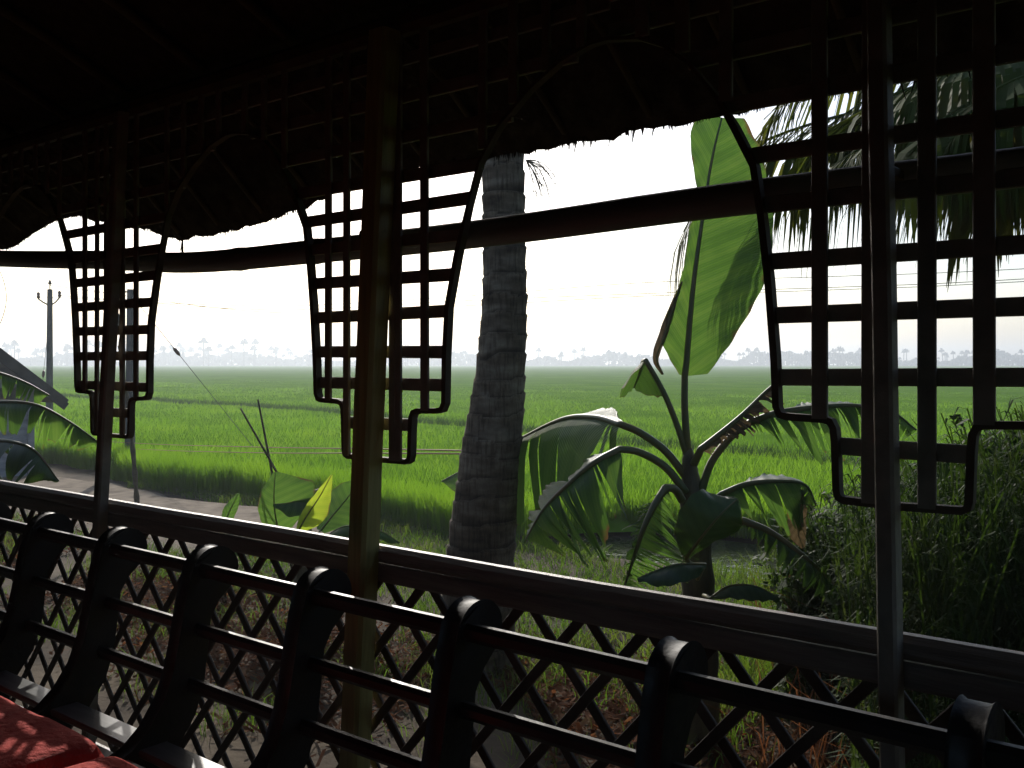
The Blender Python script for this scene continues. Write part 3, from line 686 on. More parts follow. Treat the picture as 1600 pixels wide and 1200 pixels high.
# the coconut palm whose trunk stands before the boat; its crown is above the eave
def near_palm():
    base = Q(750, HOR, 7.0); base.z = 0
    o = thing('coconut_palm', 'thick grey ringed coconut trunk standing close outside the railing', 'palm tree', base)
    tp = [(740,1060,0.335),(745,960,0.27),(750,880,0.245),(757,800,0.238),(768,700,0.216),(780,600,0.186),(787,500,0.164),(788,400,0.156),(786,245,0.150),(783,60,0.145),(790,-300,0.14),(806,-800,0.135)]
    pts0 = [Q(a, b, 7.0) for a, b, c in tp]; rad0 = [c for a, b, c in tp]
    pts = crom(pts0, 430); zs = [p.z for p in pts0]; SC = []
    mb = MB(); n = 32; vs = []
    ring = 0; zr = 0
    for k, p in enumerate(pts):
        r = float(np.interp(p.z, zs, rad0)); ph = (p.z*(1/0.115) + 0.25*math.sin(p.z*3)) % 1.0
        st = 0.010*(ph**2) - 0.004
        for q in range(n):
            a = 2*math.pi*q/n
            ph2 = ((p.z + 0.012*math.sin(a*2+p.z*5) + 0.045*noise.noise((math.cos(a)*0.8, math.sin(a)*0.8, p.z*3)) + 0.05*noise.noise((0.3, 0.7, p.z*5)))/0.15) % 1.0; SC.append(ph2)
            rr_ = r + 0.011*(ph2**3) - 0.006*math.exp(-((ph2-0.05)/0.06)**2) + 0.006*noise.noise((math.cos(a)*3, math.sin(a)*3, p.z*3)) + 0.005*noise.noise((math.cos(a)*9, math.sin(a)*9, p.z*9))
            vs.append((p.x + math.cos(a)*rr_, p.y + math.sin(a)*rr_, p.z))
    mb.add(vs, [(k*n+q, k*n+(q+1)%n, (k+1)*n+(q+1)%n, (k+1)*n+q) for k in range(len(pts)-1) for q in range(n)])
    tk = mb.build('trunk', M['trunk'], o, True); tk.data.attributes.new('scar', 'FLOAT', 'POINT').data.foreach_set('value', np.array(SC, dtype=np.float32))
    c = pts[-1]; r = random.Random(11)
    for k in range(13):
        a = 2*math.pi*k/13 + r.uniform(-.15,.15); L = r.uniform(3.2, 4.0); up = r.uniform(0.2, 1.5); h = Vector((math.cos(a), math.sin(a), 0))
        frond([c, c+h*L*0.35+UP*up*0.7, c+h*L*0.7+UP*up*0.6, c+h*L+UP*(up*0.2-0.9)], 44, 0.75, 0.35, 20+k, o, o, w=0.045)
    # dried flower stalk hanging at the right of the trunk
    mb = MB(); s = Q(822, 250, 6.95); r = random.Random(4)
    for k in range(15):
        e = Q(r.uniform(826, 874), r.uniform(262, 334), 6.9 + r.uniform(-.15,.15)); m = s.lerp(e, 0.55) + UP*r.uniform(0.02, 0.10)
        cr = crom([s, m, e], 7); mb.tube(cr, [0.004,0.0035,0.003,0.003,0.0025,0.002,0.0015], 4)
        for j in range(3):
            b = cr[r.randint(2, 5)]; mb.tube([b, b + RT*r.uniform(0.0,.10) + UP*r.uniform(-.12,.02)], [0.0022, 0.0012], 3)
    mb.build('flower_stalk', M['stick'], o)
near_palm()
def right_palm():
    base = Vector((0.35, 7.1, 0))
    o = thing('coconut_palm', 'low coconut palm whose drooping fronds hang behind the right hand lattice', 'palm tree', base)
    c = Vector((0.25, 7.0, 3.75)); mb = MB()
    pts = crom([base, base+Vector((0,0,1.2)), c-Vector((0,0,0.6)), c], 40)
    mb.tube(pts, [0.21-0.06*k/39+0.012*(k%3==0) for k in range(40)], 14); tk = mb.build('trunk', M['trunk'], o, False); tk.data.attributes.new('scar', 'FLOAT', 'POINT').data.foreach_set('value', np.repeat(np.where(np.arange(40)%3==0, 0.9, 0.4), 14).astype(np.float32))
    fr = [[(1700,95,6.6),(1560,118,6.3),(1400,160,6.2),(1280,190,6.2),(1180,228,6.2),(1110,290,6.2),(1068,362,6.2)],
          [(1800,60,6.6),(1640,30,6.0),(1480,50,5.6),(1330,95,5.9),(1230,150,6.0),(1180,230,6.1)],
          [(1800,90,6.0),(1660,110,5.0),(1560,140,4.4),(1470,190,4.0),(1420,270,3.9)],
          [(1820,80,6.0),(1720,150,5.3),(1640,190,4.9),(1570,240,4.6),(1530,330,4.5)],
          [(1800,60,6.8),(1600,60,6.8),(1420,140,6.9),(1300,240,7.0)],
          [(1840,60,7.0),(1700,60,6.6),(1560,160,6.6),(1480,250,6.6)],
          [(1780,70,6.2),(1620,90,5.6),(1480,120,5.3),(1360,165,5.2),(1280,230,5.6),(1240,290,5.8)],
          [(1760,120,5.6),(1620,150,5.0),(1500,170,4.7),(1390,205,4.6),(1300,260,4.6)],
          [(1820,100,5.2),(1700,130,4.6),(1600,170,4.3),(1520,230,4.2)],
          [(1760,60,5.4),(1640,70,4.7),(1540,95,4.4),(1440,130,4.3),(1370,190,4.3)],
          [(1780,80,5.0),(1690,90,4.3),(1610,115,4.0),(1540,150,3.9),(1490,210,3.9)],
          [(1800,70,7.2),(1660,80,6.4),(1500,95,6.2),(1380,140,6.1),(1290,200,6.0)],
          [(1900,60,7.6),(1750,100,8.2),(1600,160,8.6),(1500,280,8.8)]]
    for k, f in enumerate(fr):
        frond([c] + [Q(a, b, d) for a, b, d in f], 124, 1.12 if k else 1.65, 1.3 if k else 1.5, 60+k, o, o, w=0.030 if k else 0.034)
    r = random.Random(2)
    for k in range(5):
        a = r.uniform(-0.6, 1.9); L = r.uniform(2.8, 3.6); up = r.uniform(0.4, 1.6); h = Vector((math.cos(a), math.sin(a), 0))
        frond([c, c+h*L*0.35+UP*up*0.7, c+h*L*0.7+UP*up*0.6, c+h*L+UP*(up*0.2-0.9)], 44, 0.75, 0.5, 80+k, o, o, w=0.045)
right_palm()

# ------------------------------------------------------------------ banana plants
def leaf(parent, root, petiole, rib, wl, wr, m, lat=None, dn=None, phi=(20, 60), tears=0, seed=1, gap=0.3, ragged=0.0, curl=0.0, n=46, phil=None, phir=None, r0=0.017, fold=1.0, pleat=0.006):
    r = random.Random(seed); pts = crom(rib, n); T0 = []; VA = []; EA = []
    dn = dn or Vector((0,0,-1)); mb = MB()
    wl = np.interp(np.linspace(0,1,n), np.linspace(0,1,len(wl)), wl); wr = np.interp(np.linspace(0,1,n), np.linspace(0,1,len(wr)), wr)
    for half, W in ((-1, wl), (1, wr)):
        ph0, ph1 = (phil or phi) if half < 0 else (phir or phi)
        cuts = sorted(set([0, n-1] + [r.randint(2, n-3) for _ in range(tears if ph0 >= 0 else tears//5)]))
        for a, b in zip(cuts[:-1], cuts[1:]):
            dphi = r.uniform(-18, 18) if tears else 0; ws = r.uniform(1-ragged, 1+ragged*0.4); m0 = (a+b)/2; sh = r.uniform(-0.25, 0.25)*gap
            grid = []; S_ = 7
            for i in range(a, b+1):
                t = (pts[min(i+1,n-1)] - pts[max(i-1,0)]).normalized()
                la = lat if lat is not None else t.cross(UP)
                la = (la - t*la.dot(t)).normalized()
                d_ = (dn - t*dn.dot(t)); d_ = d_.normalized() if d_.length > 1e-3 else UP*-1
                row = []; p = Vector((0,0,0))
                for s in range(S_):
                    sf = s/(S_-1)
                    f = math.radians(ph0 + (ph1-ph0)*min(1.0, sf*fold) + dphi*sf)
                    if s: p = p + (la*half*math.cos(f) + d_*math.sin(f)) * (W[i]*ws/(S_-1))
                    wob = pleat*math.sin(i*1.1+s*0.7+seed)*sf + 0.012*noise.noise((i*0.25, sf*2, seed+half))*sf
                    pull = t * ((m0-i)/max(b-a,1) * gap * (b-a) * 0.5 * sf**1.5 * (pts[1]-pts[0]).length*2 if tears else 0) + t*sh*sf*W[i] + t*0.20*sf*W[i]
                    row.append(pts[i] + p + pull + la.cross(t)*wob + d_*curl*sf*sf*W[i])
                grid.append(row); VA += [i/(n-1) - 0.10*s/(S_-1) + (0 if half < 0 else 0.031) for s in range(S_)]; EA += [s/(S_-1) for s in range(S_)]
            vs = [q for row in grid for q in row]; R = len(grid)
            mb.add(vs, [(i*S_+s, i*S_+s+1, (i+1)*S_+s+1, (i+1)*S_+s) for i in range(R-1) for s in range(S_-1)])
    lf = mb.build('leaf', m, parent, True, root=root)
    lf.data.attributes.new('vein', 'FLOAT', 'POINT').data.foreach_set('value', np.array(VA, dtype=np.float32))
    lf.data.attributes.new('edge', 'FLOAT', 'POINT').data.foreach_set('value', np.array(EA, dtype=np.float32))
    cr = crom(petiole + [rib[0]], 14)[:-1] + pts if petiole else pts
    mb = MB(); nn = len(cr); mb.tube(cr, [r0*(1.35-1.1*k/(nn-1))+0.001 for k in range(nn)], 7); mb.build('midrib', M['midrib'], lf, True, root=root)
    return lf

def main_banana():
    D = 5.5; base = Q(1092, HOR, D); base.z = 0
    o = thing('banana_plant', 'tall banana plant with one big upright sunlit leaf beside the palm trunk', 'banana plant', base)
    mb = MB(); sp = crom([Vector((base.x,base.y,-0.02)), Q(1092,1000,D), Q(1090,900,D), Q(1085,800,D), Q(1078,735,D), Q(1076,700,D)], 26)
    vs = []; n = 18
    mb.tube(sp, [0.125-0.002*k*1.2+0.006*math.sin(k*1.9) - (0.022*max(0,k-21)) * 0.5 for k in range(26)], n); mb.build('pseudostem', M['stem'], o, True)
    def L(*a, **k): return leaf(o, o, *a, **k)
    c = lambda a, b, d=D: Q(a, b, d)
    m = 1/1500*D
    # 1 upright sunlit leaf
    rib = [c(1070,588),c(1073,560),c(1078,500),c(1084,440),c(1092,380),c(1101,320),c(1110,262),c(1120,215),c(1128,184)]
    L([c(1075,712), c(1070,640)], rib, [v*m for v in (10,44,36,22,17,18,8,26,42,38)], [v*m for v in (34,66,92,110,114,110,100,84,66,34)], M['banana'],
      lat=RT, dn=FW, phi=(4,18), seed=3, phil=(-4,14), phir=(6,-14), n=60, r0=0.016, pleat=0.011)
    # dry folded strip on its left edge
    L([], [c(1036,585,D+.02),c(1026,560),c(1040,520),c(1056,470),c(1066,440)], [v*m for v in (3,9,11,7,2)], [v*m for v in (2,5,5,3,1)], M['banana_dry'], lat=RT, dn=FW, phi=(10,50), seed=5, n=24, r0=0.003)
    # 2 short leaf bending away
    L([c(1077,725), c(1060,670), c(1038,615)], [c(1009,563), c(1004,566,D+.25), c(998,585,D+.6), c(990,606,D+.9)], [v*m for v in (8,52,60,42,6)], [v*m for v in (8,52,60,42,6)], M['banana'], lat=RT, phi=(38,62), seed=6, n=30, r0=0.014)
    # 3 long arching leaf to the left
    L([c(1074,748), c(1040,705), c(1000,676)], [c(972,664),c(930,652,5.8),c(880,655,6.3),c(820,682,7.1),c(760,715,7.7),c(690,752,8.0)], [v*m for v in (50,120,150,170,180,150,90,10)], [v*m for v in (20,54,60,60,60,50,30,6)], M['banana'], phil=(12,86), phir=(-28,0), tears=15, seed=12, gap=0.34, ragged=0.14, n=80, fold=2.6)
    # 4 second arching leaf
    L([c(1072,770,5.4), c(1040,730,5.4), c(1000,707,5.4)], [c(968,702,5.35),c(930,722,5.3),c(890,755,5.3),c(850,795,5.3),c(822,842,5.3)], [v*m for v in (30,96,124,134,124,90,14)], [v*m for v in (8,46,60,60,52,36,6)], M['banana'], phil=(20,80), phir=(-28,0), tears=17, seed=14, gap=0.42, ragged=0.18, fold=1.8, n=70)
    # 5 shredded frond hanging lower left
    L([c(1066,782,5.3), c(1055,765,5.25)], [c(1040,762,5.2),c(1022,790,5.15),c(1004,830,5.1),c(990,872,5.1),c(975,918,5.1)], [v*m for v in (10,55,66,66,54,12)], [v*m for v in (10,50,64,66,50,12)], M['banana'], lat=RT, dn=UP*-1, phi=(24,58), tears=46, seed=15, gap=0.75, ragged=0.2, n=120)
    # 6 old shredded leaf rising right
    L([c(1084,725,5.45)], [c(1095,702,5.4),c(1120,682,5.4),c(1160,648,5.4),c(1205,604,5.4),c(1222,600,5.4)], [v*m for v in (20,30,34,38,30,8)], [v*m for v in (16,22,26,30,30,6)], M['banana_dry'], phi=(55,88), tears=26, seed=16, gap=0.5, ragged=0.6, n=70)
    # 7 long arching leaf to the right
    L([c(1094,775,5.45), c(1112,722,5.45), c(1145,680,5.45)], [c(1172,660,5.45),c(1215,645,5.4),c(1280,636,5.4),c(1340,634,5.4),c(1395,645,5.4),c(1432,672,5.4)], [v*m for v in (20,70,90,96,96,88,54,8)], [v*m for v in (16,70,90,96,92,76,54,8)], M['banana'], phir=(30,88), phil=(-25,10), fold=2.2, tears=30, seed=17, gap=0.6, ragged=0.3, n=90)
    # 8 lower right leaf with a broken tip
    L([c(1094,800,5.4)], [c(1128,772,5.35),c(1165,757,5.3),c(1215,752,5.3),c(1258,758,5.3),c(1275,790,5.3)], [v*m for v in (14,64,86,84,60,6)], [v*m for v in (14,64,86,84,60,6)], M['banana'], phir=(30,85), phil=(-25,5), fold=2.0, tears=13, seed=18, gap=0.4, ragged=0.2)
    L([], [c(1252,765,5.28),c(1250,795,5.28),c(1247,830,5.28),c(1255,856,5.28)], [v*m for v in (4,10,16,14,3)], [v*m for v in (4,12,16,16,3)], M['banana_dry'], lat=RT, dn=FW, phi=(5,40), seed=19, n=20, r0=0.005)
    # 9 broad dark leaf facing the boat
    L([c(1090,900,5.1)], [c(1072,872,4.95),c(1092,845,4.85),c(1125,805,4.8),c(1152,780,4.85)], [v*m for v in (12,40,52,50,38,6)], [v*m for v in (16,40,52,50,40,8)], M['banana_shaded'], lat=RT, dn=FW, phi=(12,40), seed=20, n=30, r0=0.010)
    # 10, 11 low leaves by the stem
    L([c(1090,905,5.2)], [c(1102,882,5.0),c(1060,882,4.9),c(1030,890,4.9),c(996,904,4.9)], [v*m for v in (6,26,32,26,4)], [v*m for v in (4,16,20,16,4)], M['banana_shaded'], phi=(10,70), seed=21, n=28, r0=0.008)
    L([c(1100,930,5.2)], [c(1110,935,5.0),c(1140,916,4.95),c(1180,916,4.9),c(1218,935,4.9)], [v*m for v in (6,24,30,22,4)], [v*m for v in (4,20,26,18,4)], M['banana_shaded'], phi=(20,75), seed=22, n=28, r0=0.008)
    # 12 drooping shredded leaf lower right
    L([c(1096,815,5.3), c(1130,808,5.25)], [c(1165,815,5.2),c(1205,832,5.2),c(1255,868,5.15),c(1290,900,5.15),c(1318,930,5.15)], [v*m for v in (8,34,44,46,36,8)], [v*m for v in (8,30,36,36,30,8)], M['banana_shaded'], phi=(35,85), fold=2.0, tears=26, seed=23, gap=0.7, ragged=0.35, n=80)
main_banana()

def left_banana():
    D = 7.5; base = Q(-75, HOR, D); base.z = 0
    o = thing('banana_plant', 'banana plant at the left edge with torn leaves drooping before the hut', 'banana plant', base)
    mb = MB(); sp = crom([base, Q(-75,800,D), Q(-70,690,D), Q(-66,640,D)], 16)
    mb.tube(sp, [0.12-0.003*k for k in range(16)], 12); mb.build('pseudostem', M['stem'], o, True)
    m = D/1500; c = lambda a, b, d=D: Q(a, b, d)
    def L(*a, **k): return leaf(o, o, *a, **k)
    L([c(-66,680), c(-50,650)], [c(-30,632),c(10,628,7.3),c(60,634,7.2),c(110,660,7.2),c(158,694,7.2)], [v*m for v in (6,30,36,36,30,6)], [v*m for v in (8,44,54,54,44,6)], M['banana'], phil=(-10,30), phir=(12,84), fold=1.9, tears=14, seed=31, gap=0.5, ragged=0.3)
    L([c(-66,660), c(-55,600)], [c(-40,580,7.8),c(0,584,7.9),c(40,598,8.0),c(78,618,8.0)], [v*m for v in (6,22,26,24,6)], [v*m for v in (8,36,42,36,6)], M['banana'], phil=(-15,20), phir=(10,84), fold=2.0, tears=16, seed=32, gap=0.5, ragged=0.25)
    L([c(-66,720), c(-45,700)], [c(-25,690,7.2),c(15,690,7.0),c(55,705,6.9),c(92,752,6.9)], [v*m for v in (6,28,36,34,6)], [v*m for v in (10,50,64,58,8)], M['banana_shaded'], phi=(20,72), tears=4, seed=33, gap=0.4, ragged=0.15)
    L([c(-66,740)], [c(-40,715,7.0),c(-5,740,6.8),c(20,790,6.8)], [v*m for v in (10,36,42,6)], [v*m for v in (6,30,36,6)], M['banana_shaded'], phi=(30,75), tears=4, seed=34, gap=0.4)
left_banana()
def small_banana():
    D = 8.2; base = Q(465, HOR, D); base.z = 0
    o = thing('banana_plant', 'young banana clump with a pale yellow green upright leaf by the wide post', 'banana plant', base)
    m = D/1500; c = lambda a, b, d=D: Q(a, b, d)
    mb = MB(); mb.tube(crom([base, c(470,920), c(475,860), c(478,820)], 12), [0.085-0.003*k for k in range(12)], 10); mb.build('pseudostem', M['stem'], o, True)
    def L(*a, **k): return leaf(o, o, *a, **k)
    L([c(476,850)], [c(440,838),c(432,815,8.1),c(428,780,8.1),c(430,738,8.15)], [v*m for v in (8,26,28,20,3)], [v*m for v in (10,46,64,60,4)], M['banana'], lat=RT, dn=FW, phi=(0,20), seed=41, n=26, r0=0.008)
    L([c(476,850)], [c(466,830,8.0),c(480,805,7.9),c(500,775,7.9),c(518,742,7.9)], [v*m for v in (4,9,10,7,1)], [v*m for v in (8,25,27,14,2)], M['banana_young'], lat=RT, dn=FW*-1, phi=(-12,26), seed=42, n=30, r0=0.007)
    L([c(478,850)], [c(505,762,8.3),c(480,772,8.2),c(455,785,8.1),c(427,788,8.0)], [v*m for v in (6,24,30,20,3)], [v*m for v in (6,12,14,10,2)], M['banana'], phi=(30,80), seed=43, n=26, r0=0.007)
    L([c(478,850)], [c(500,830,8.4),c(520,805,8.5),c(545,775,8.6),c(560,750,8.6)], [v*m for v in (8,30,34,24,3)], [v*m for v in (8,34,38,28,3)], M['banana'], lat=RT, dn=FW, phi=(0,20), seed=44, n=26, r0=0.007)
    L([c(478,860)], [c(500,845,8.0),c(540,822,7.9),c(590,828,7.9),c(625,848,7.9)], [v*m for v in (6,24,28,20,3)], [v*m for v in (6,20,24,16,3)], M['banana'], phi=(20,70), seed=45, n=26, r0=0.007)
    L([c(470,860)], [c(440,850,8.1),c(400,832,8.0),c(365,850,8.0),c(340,885,8.0)], [v*m for v in (6,24,28,20,3)], [v*m for v in (6,20,24,16,3)], M['banana'], phi=(20,70), seed=46, n=26, r0=0.007)
small_banana()
def sucker():
    D = 8.8; base = Q(350, HOR, D); base.z = 0
    o = thing('banana_sucker', 'single small banana shoot leaf poking above the rail beside the path', 'banana plant', base)
    m = D/1500; c = lambda a, b: Q(a, b, D)
    mb = MB(); mb.tube([base, c(350,860), c(352,830)], [0.03,0.022,0.016], 8); mb.build('stalk', M['stem'], o, True)
    leaf(o, o, [], [c(350,828),c(356,805),c(364,788),c(373,771)], [v*m for v in (4,12,12,8,2)], [v*m for v in (4,10,11,8,2)], M['banana'], lat=RT, dn=FW, phi=(5,35), seed=51, n=20, r0=0.006)
sucker()

# crossed sticks behind the young bananas
for k, (a, b, lab) in enumerate((((376,638), (446,770), 'thin bare stick leaning left, crossing another above the young bananas'), ((403,624), (433,770), 'steeper of two thin crossed sticks above the young bananas'))):
    p1, p0 = Q(*a, 8.7+0.1*k), Q(*b, 8.7+0.1*k); dr = (p0-p1).normalized(); g = p1 + dr*((p1.z)/-dr.z)
    mid = p1.lerp(g, 0.5) + RT*(0.025 if k == 0 else -0.01)
    mb = MB(); mb.tube(crom([g, mid, p1], 14), [0.016-0.0006*j for j in range(14)], 6)
    tag(top(mb.build('bare_stick', M['stick'], None, True), g), lab, 'stick', 'crossed sticks')
# crooked prop by the second pole
mb = MB(); r = random.Random(8)
cpts = [Q(215,800,13.2), Q(209,720,13.2), Q(203,660,13.2), Q(199,625,13.2), Q(193,590,13.2), Q(188,555,13.2), Q(189,520,13.2), Q(184,490,13.2)]
mb.tube(crom([Vector((cpts[0].x, cpts[0].y, 0))]+cpts, 30), [0.035+0.008*math.sin(k*2.1)-0.0004*k for k in range(30)], 7)
for p, e in ((cpts[5], Q(184,540,13.2)), (cpts[3], Q(205,622,13.2)), (cpts[6], Q(194,512,13.2))): mb.tube([p, e], [0.016, 0.005], 5)
tag(top(mb.build('crooked_branch', M['stick'], None, True)), 'crooked dead branch stuck upright in the ground before the grey pole', 'branch')

# ------------------------------------------------------------------ utility poles, wires
def pole(px, base_py, top_py, w0, w1, arms, label):
    g = G(px, base_py); d = g.dot(FW); g.z = 0
    o = thing('utility_pole', label, 'utility pole', g, 'utility poles in the paddy')
    t = Q(px+1, top_py, d); mb = MB(); mb.bar(g, t, w0, w0*0.8, RT, 0.15)
    for k in range(8, 16): 
        v = Vector(mb.v[k]); mb.v[k] = tuple(t + (v-t)*(w1/w0))
    mb.build('shaft', M['concrete'], o)
    m = d/1500
    if arms:
        for s, hx, hy in ((-1, -18, 15), (1, 15, 13)):
            mb = MB(); mb.tube([t-UP*26*m, t+RT*hx*0.6*m-UP*20*m, t+RT*hx*m-UP*hy*m], 0.022, 6); a = mb.build('arm', M['iron'], o, True)
            mb = MB(); q = t+RT*hx*m-UP*hy*m; mb.tube([q, q+UP*0.05, q+UP*0.09, q+UP*0.15, q+UP*0.19], [0.02,0.055,0.035,0.05,0.02], 8); mb.build('insulator', M['porcelain'], a, True, root=o)
        mb = MB(); mb.tube([t, t+UP*0.13, t+UP*0.15, t+UP*0.2, t+UP*0.26], [0.015,0.015,0.05,0.04,0.02], 8); mb.build('insulator', M['porcelain'], o, True)
    else:
        mb = MB(); mb.bar(t-UP*4*m-RT*12*m, t-UP*4*m+RT*8*m, 0.03, 0.03, UP); a = mb.build('arm', M['iron'], o)
        for hx in (-11, 7):
            q = t-UP*4*m+RT*hx*m; mb = MB(); mb.tube([q, q+UP*0.03, q+UP*0.08], [0.012,0.03,0.015], 8); mb.build('insulator', M['porcelain'], a, True, root=o)
    return o, t, d
p1, t1, d1 = pole(77, 690, 452, 0.18, 0.12, True, 'farther concrete utility pole with forked insulator arms behind the hut roof')
p2, t2, d2 = pole(203, 735, 452, 0.19, 0.12, False, 'nearer grey utility pole half hidden by the leftmost lattice screen')
def guy(name, a, b, ins, label, parent):
    mb = MB(); mb.tube([a, b], 0.006, 4); g = mb.build(name, M['wire'], parent)
    q = a.lerp(b, ins); dr = (b-a).normalized(); mb = MB(); mb.tube([q-dr*0.11, q-dr*0.05, q+dr*0.05, q+dr*0.11], [0.015,0.038,0.038,0.015], 8); mb.build('insulator', M['porcelain'], g, True, root=parent)
e = G(425, 735); guy('guy_wire', t2-UP*0.1, Vector((e.x, e.y, 0)), 0.325, '', p2)
e = G(56, 700); guy('guy_wire', t1-UP*0.6, Vector((e.x, e.y, 0)), 0.48, '', p1)
for k, (pp, lab) in enumerate((([(62,464,d1-.2),(420,478,28),(720,463,26),(1000,442,24),(1300,432,22),(1562,422,20),(2300,380,16)], 'upper thin power line crossing the white sky at the right'),
                               ([(94,462,d1),(420,484,28),(720,470,26),(1000,459,24),(1300,449,22),(1562,438,20),(2300,392,16)], 'middle of three thin power lines, crossing the white sky'),
                               ([(79,446,d1),(420,488,28.5),(720,478,26.5),(1000,463,24.5),(1300,453,22.5),(1562,442,20.5),(2300,398,16.5)], 'lowest of three thin power lines, crossing the white sky'))):
    mb = MB(); mb.tube(crom([Q(*q) for q in pp], 50), 0.0075, 4)
    tag(top(mb.build('power_line', M['wire']), Q(*pp[0])), lab, 'wire', 'power lines')
for k, (y0, y1, lab) in enumerate(((690, 704, 'upper rusty fence wire stretched from palm trunk towards the hut'), (699, 709, 'lower rusty fence wire stretched from palm trunk towards the hut'))):
    mb = MB(); mb.tube(crom([Q(728,y1,6.95), Q(560,(y0+y1)/2+4,9.5), Q(380,y0+8,13), Q(204,y0+2,19.5), Q(-40,y0-14,24)], 40), 0.006, 4)
    tag(top(mb.build('fence_wire', M['rust']), Q(728,y1,6.95)), lab, 'wire', 'fence wires')
# thin loose wire hanging at the far left
mb = MB(); mb.tube(crom([PY(-6,410,2.5), PY(6,440,2.5), PY(10,465,2.5), PY(6,490,2.5), PY(-6,520,2.5)], 16), 0.0022, 4)
tag(top(mb.build('loose_cord', M['wire'])), 'thin cord dangling below the bamboo pole at the far left', 'cord')

# ------------------------------------------------------------------ hut at the left
def hut():
    D = 18.6; cor = Q(52, HOR, D); cor.z = 0
    o = thing('hut', 'small grey boarded hut with a low pitched roof at the left edge', 'hut', cor)
    L_ = Vector((0,-1,0)); B = Vector((-1,0,0)); RS = Vector((0,1,0))   # the gable wall runs along y, the ridge along x
    sl = 0.78; hw = 2.3; ov = 0.43
    tip = cor + RS*ov - B*0.42; zt_ = EYE - (625-HOR)/1500*tip.dot(FW); zc = zt_ + sl*ov - 0.08
    for k in range(12):
        z0 = 0.12*k; z1 = z0 + 0.117
        if z1 > zc: break
        mb = MB(); lean = 0.012
        vs = []
        for q, (z, off) in enumerate(((z0, 0.02), (z1, 0.004))):
            for u in (0.11, 2*hw-0.11): vs.append(cor + L_*u + UP*z - B*off)
            for u in (2*hw-0.11, 0.11): vs.append(cor + L_*u + UP*z + B*0.02)
        mb.add(vs, [(0,1,5,4),(1,2,6,5),(2,3,7,6),(3,0,4,7),(0,3,2,1),(4,5,6,7)]); mb.build('board', M['board'], o)
    for u in (0.0, 2*hw-0.12):
        mb = MB(); p = cor + L_*(u+0.06); mb.bar(p-B*0.01, p-B*0.01+UP*(zc+0.02), 0.12, 0.08, RS); mb.build('corner_post', M['board'], o)
    mb = MB(); a = cor + UP*(zc+0.0) - B*0.005; b = a + L_*2*hw; c = a + L_*hw + UP*(hw*sl-0.02)
    mb.add([a,b,c,a+B*0.03,b+B*0.03,c+B*0.03], [(0,1,2),(3,5,4),(0,2,5,3),(1,4,5,2),(0,3,4,1)]); mb.build('gable', M['board'], o)
    mb = MB()
    for u in (0.02, 2*hw-0.02):
        p = cor + L_*u; mb.bar(p+B*0.05+UP*zc/2, p+B*4.0+UP*zc/2, 0.03, zc, RS)
    p = cor + B*4.0 + L_*0.03; mb.add([p, p+L_*(2*hw-.06), p+L_*(2*hw-.06)+UP*zc, p+UP*zc], [(0,1,2,3)]); mb.build('wall', M['board'], o)
    apex = cor + L_*hw + UP*(zc+hw*sl)
    for s in (1, -1):
        mb = MB()
        e0 = apex + RS*s*(hw+ov) - UP*sl*(hw+ov)
        f = -B*0.42; bk = B*4.4; nrm = (UP + RS*s*sl).normalized()
        vs = []
        for zt in (0.02, 0.10):
            for p in (apex, e0):
                for q in (f, bk): vs.append(p+q+nrm*zt)
        mb.add(vs, [(0,1,3,2),(4,6,7,5),(0,4,5,1),(2,3,7,6),(0,2,6,4),(1,5,7,3)]); rf = mb.build('roof', M['tin'], o)
        mb = MB(); mb.bar(apex+f-UP*0.05-B*0.02, e0+f-UP*0.05-B*0.02, 0.03, 0.15, B); mb.build('barge_board', M['tin'], rf, root=o)
hut()

# ------------------------------------------------------------------ far tree line
def far_palm_mesh(seed):
    r = random.Random(seed); mb = MB(); h = r.uniform(10, 14); lx = r.uniform(-1.6, 1.6)
    tp = [Vector((0,0,0)), Vector((lx*0.3,0,h*0.5)), Vector((lx,0,h))]; mb.tube(crom(tp, 6), [0.5,0.45,0.42,0.40,0.38,0.36], 5); c = tp[-1]
    for k in range(26):
        a = r.uniform(0, 6.283); L = r.uniform(2.4, 3.6); up = r.uniform(-1.6, 3.0); L *= 1 - 0.12*abs(up); hd = Vector((math.cos(a), math.sin(a), 0)); sd = Vector((-hd.y, hd.x, 0))
        pts = crom([c, c+hd*L*0.45+UP*(up*0.75), c+hd*L*0.8+UP*(up*0.4-0.5), c+hd*L+UP*(up*0.1-1.6)], 6)
        for j in range(5):
            for s in (-1, 1):
                w0, w1 = (0.1,0.5,0.6,0.5,0.3,0.06)[j], (0.1,0.5,0.6,0.5,0.3,0.06)[j+1]
                mb.add([pts[j], pts[j+1], pts[j+1]+sd*s*w1*0.7-UP*w1, pts[j]+sd*s*w0*0.7-UP*w0], [(0,1,2,3)])
    return mb.mesh('far_palm', M['farpalm'])
fm = [far_palm_mesh(100+k) for k in range(6)]
r = random.Random(77); clusters = [(10,18),(60,10),(105,14),(150,26),(200,12),(250,20),(300,30),(345,26),(390,18),(440,22),(500,24),(560,16),(625,26),(690,16),(880,30),(910,14),(950,12),(1000,9),(1110,26),(1160,22),(1210,30),(1250,20),(1310,24),(1340,8),(1410,9),(1480,20),(1520,20),(1560,16),(1590,10)]
nfar = 0
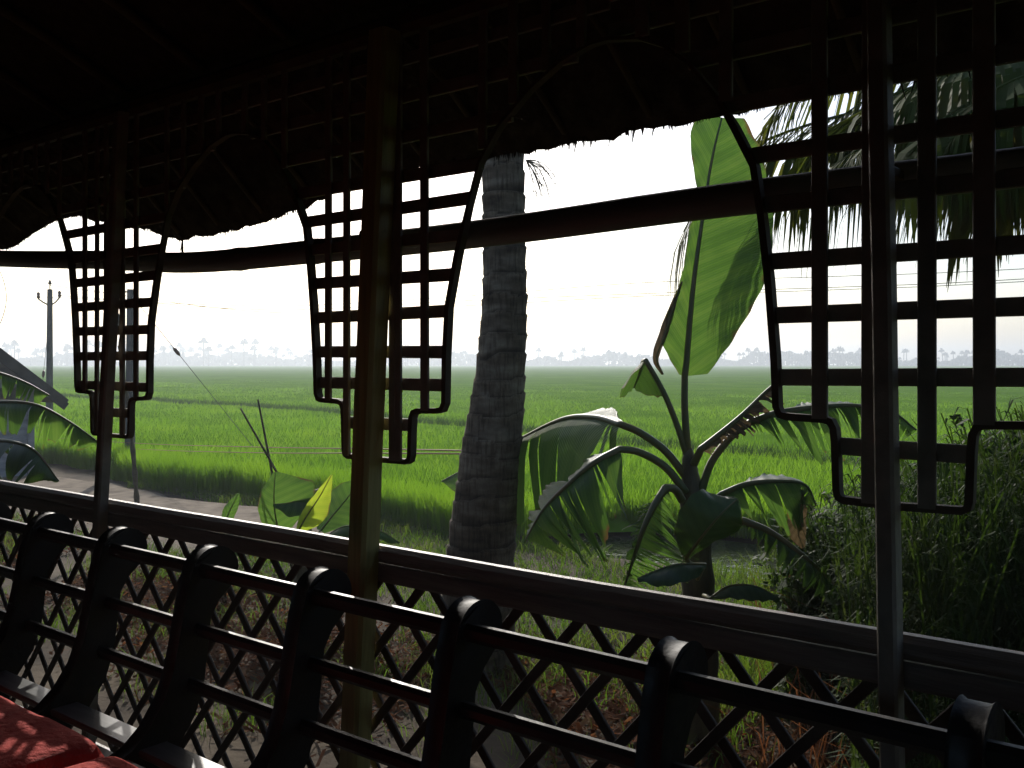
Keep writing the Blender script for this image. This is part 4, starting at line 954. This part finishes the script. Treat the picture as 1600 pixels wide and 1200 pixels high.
for px, sp in clusters:
    for k in range(7 if sp > 15 else 4):
        d = r.uniform(640, 800); p = Q(px + r.gauss(0, sp*0.75), HOR, d); p.z = 0
        sc = r.uniform(0.45, 1.08)*(1.2 if px < 420 else 0.98 if px < 1050 else 0.86)
        o = link('far_palm', fm[r.randint(0, 5)], None, p); o.scale = (sc, sc, sc); o.rotation_euler.z = r.uniform(0, 6.28)
        tag(o, 'hazy coconut palm rising from the tree line on the horizon', 'palm tree', 'palms on the horizon'); nfar += 1
def treeline():
    n = 17000; V = np.empty((n, 4, 3)); rg = np.random.default_rng(9)
    u = rg.uniform(-1.0, 1.05, n); px = 800 + u*1500
    hmax = 5.0 + 2.2*np.sin(px*0.021) + 1.6*np.sin(px*0.053+1) + 1.2*np.sin(px*0.117+2) + np.where((px > 560) & (px < 730), 1.5, 0) + np.where((px>240)&(px<310), 3.0, 0) + np.where((px > 1120) & (px < 1300), 1.8, 0) + np.where(px<60, -2.5, 0)
    hmax = np.clip(hmax*1.3, 3.0, 10.5); d = rg.uniform(690, 800, n)
    z = hmax*rg.uniform(0, 1, n)**0.7; X = d*(FW.x + u*RT.x); Y = d*(FW.y + u*RT.y)
    a = rg.uniform(0, 2*np.pi, n); b = rg.uniform(-0.7, 0.7, n); s = rg.uniform(0.8, 2.0, n)
    for q, (i_, j_) in enumerate(((-1,-1),(1,-1),(1,1),(-1,1))):
        V[:,q,0] = X + i_*np.cos(a)*s*rg.uniform(.5,1,n); V[:,q,1] = Y + i_*np.sin(a)*s; V[:,q,2] = np.maximum(z + j_*s*np.cos(b)*rg.uniform(.5,1,n), 0)
    o = np_mesh('distant_trees', V.reshape(-1,3), np.arange(n*4).reshape(-1,4), M['farpalm'])
    tag(o, 'low hazy belt of distant trees along the horizon', 'trees', kind='stuff')
treeline()

# ------------------------------------------------------------------ haze
m, t, out_ = mat('haze_air')
pv = t.nodes.new('ShaderNodeVolumePrincipled'); pv.inputs['Color'].default_value = (0.84, 0.92, 1.0, 1)
pv.inputs['Density'].default_value = 0.0014; pv.inputs['Anisotropy'].default_value = 0.5
t.links.new(pv.outputs[0], out_.inputs['Volume'])
mb = MB(); mb.box((-1600,-1600,-2.0), (1600,1600,26)); hz = top(mb.build('haze', m), (0,0,-2.0)); tag(hz, 'pale morning haze over the paddy fields', 'haze', kind='stuff')
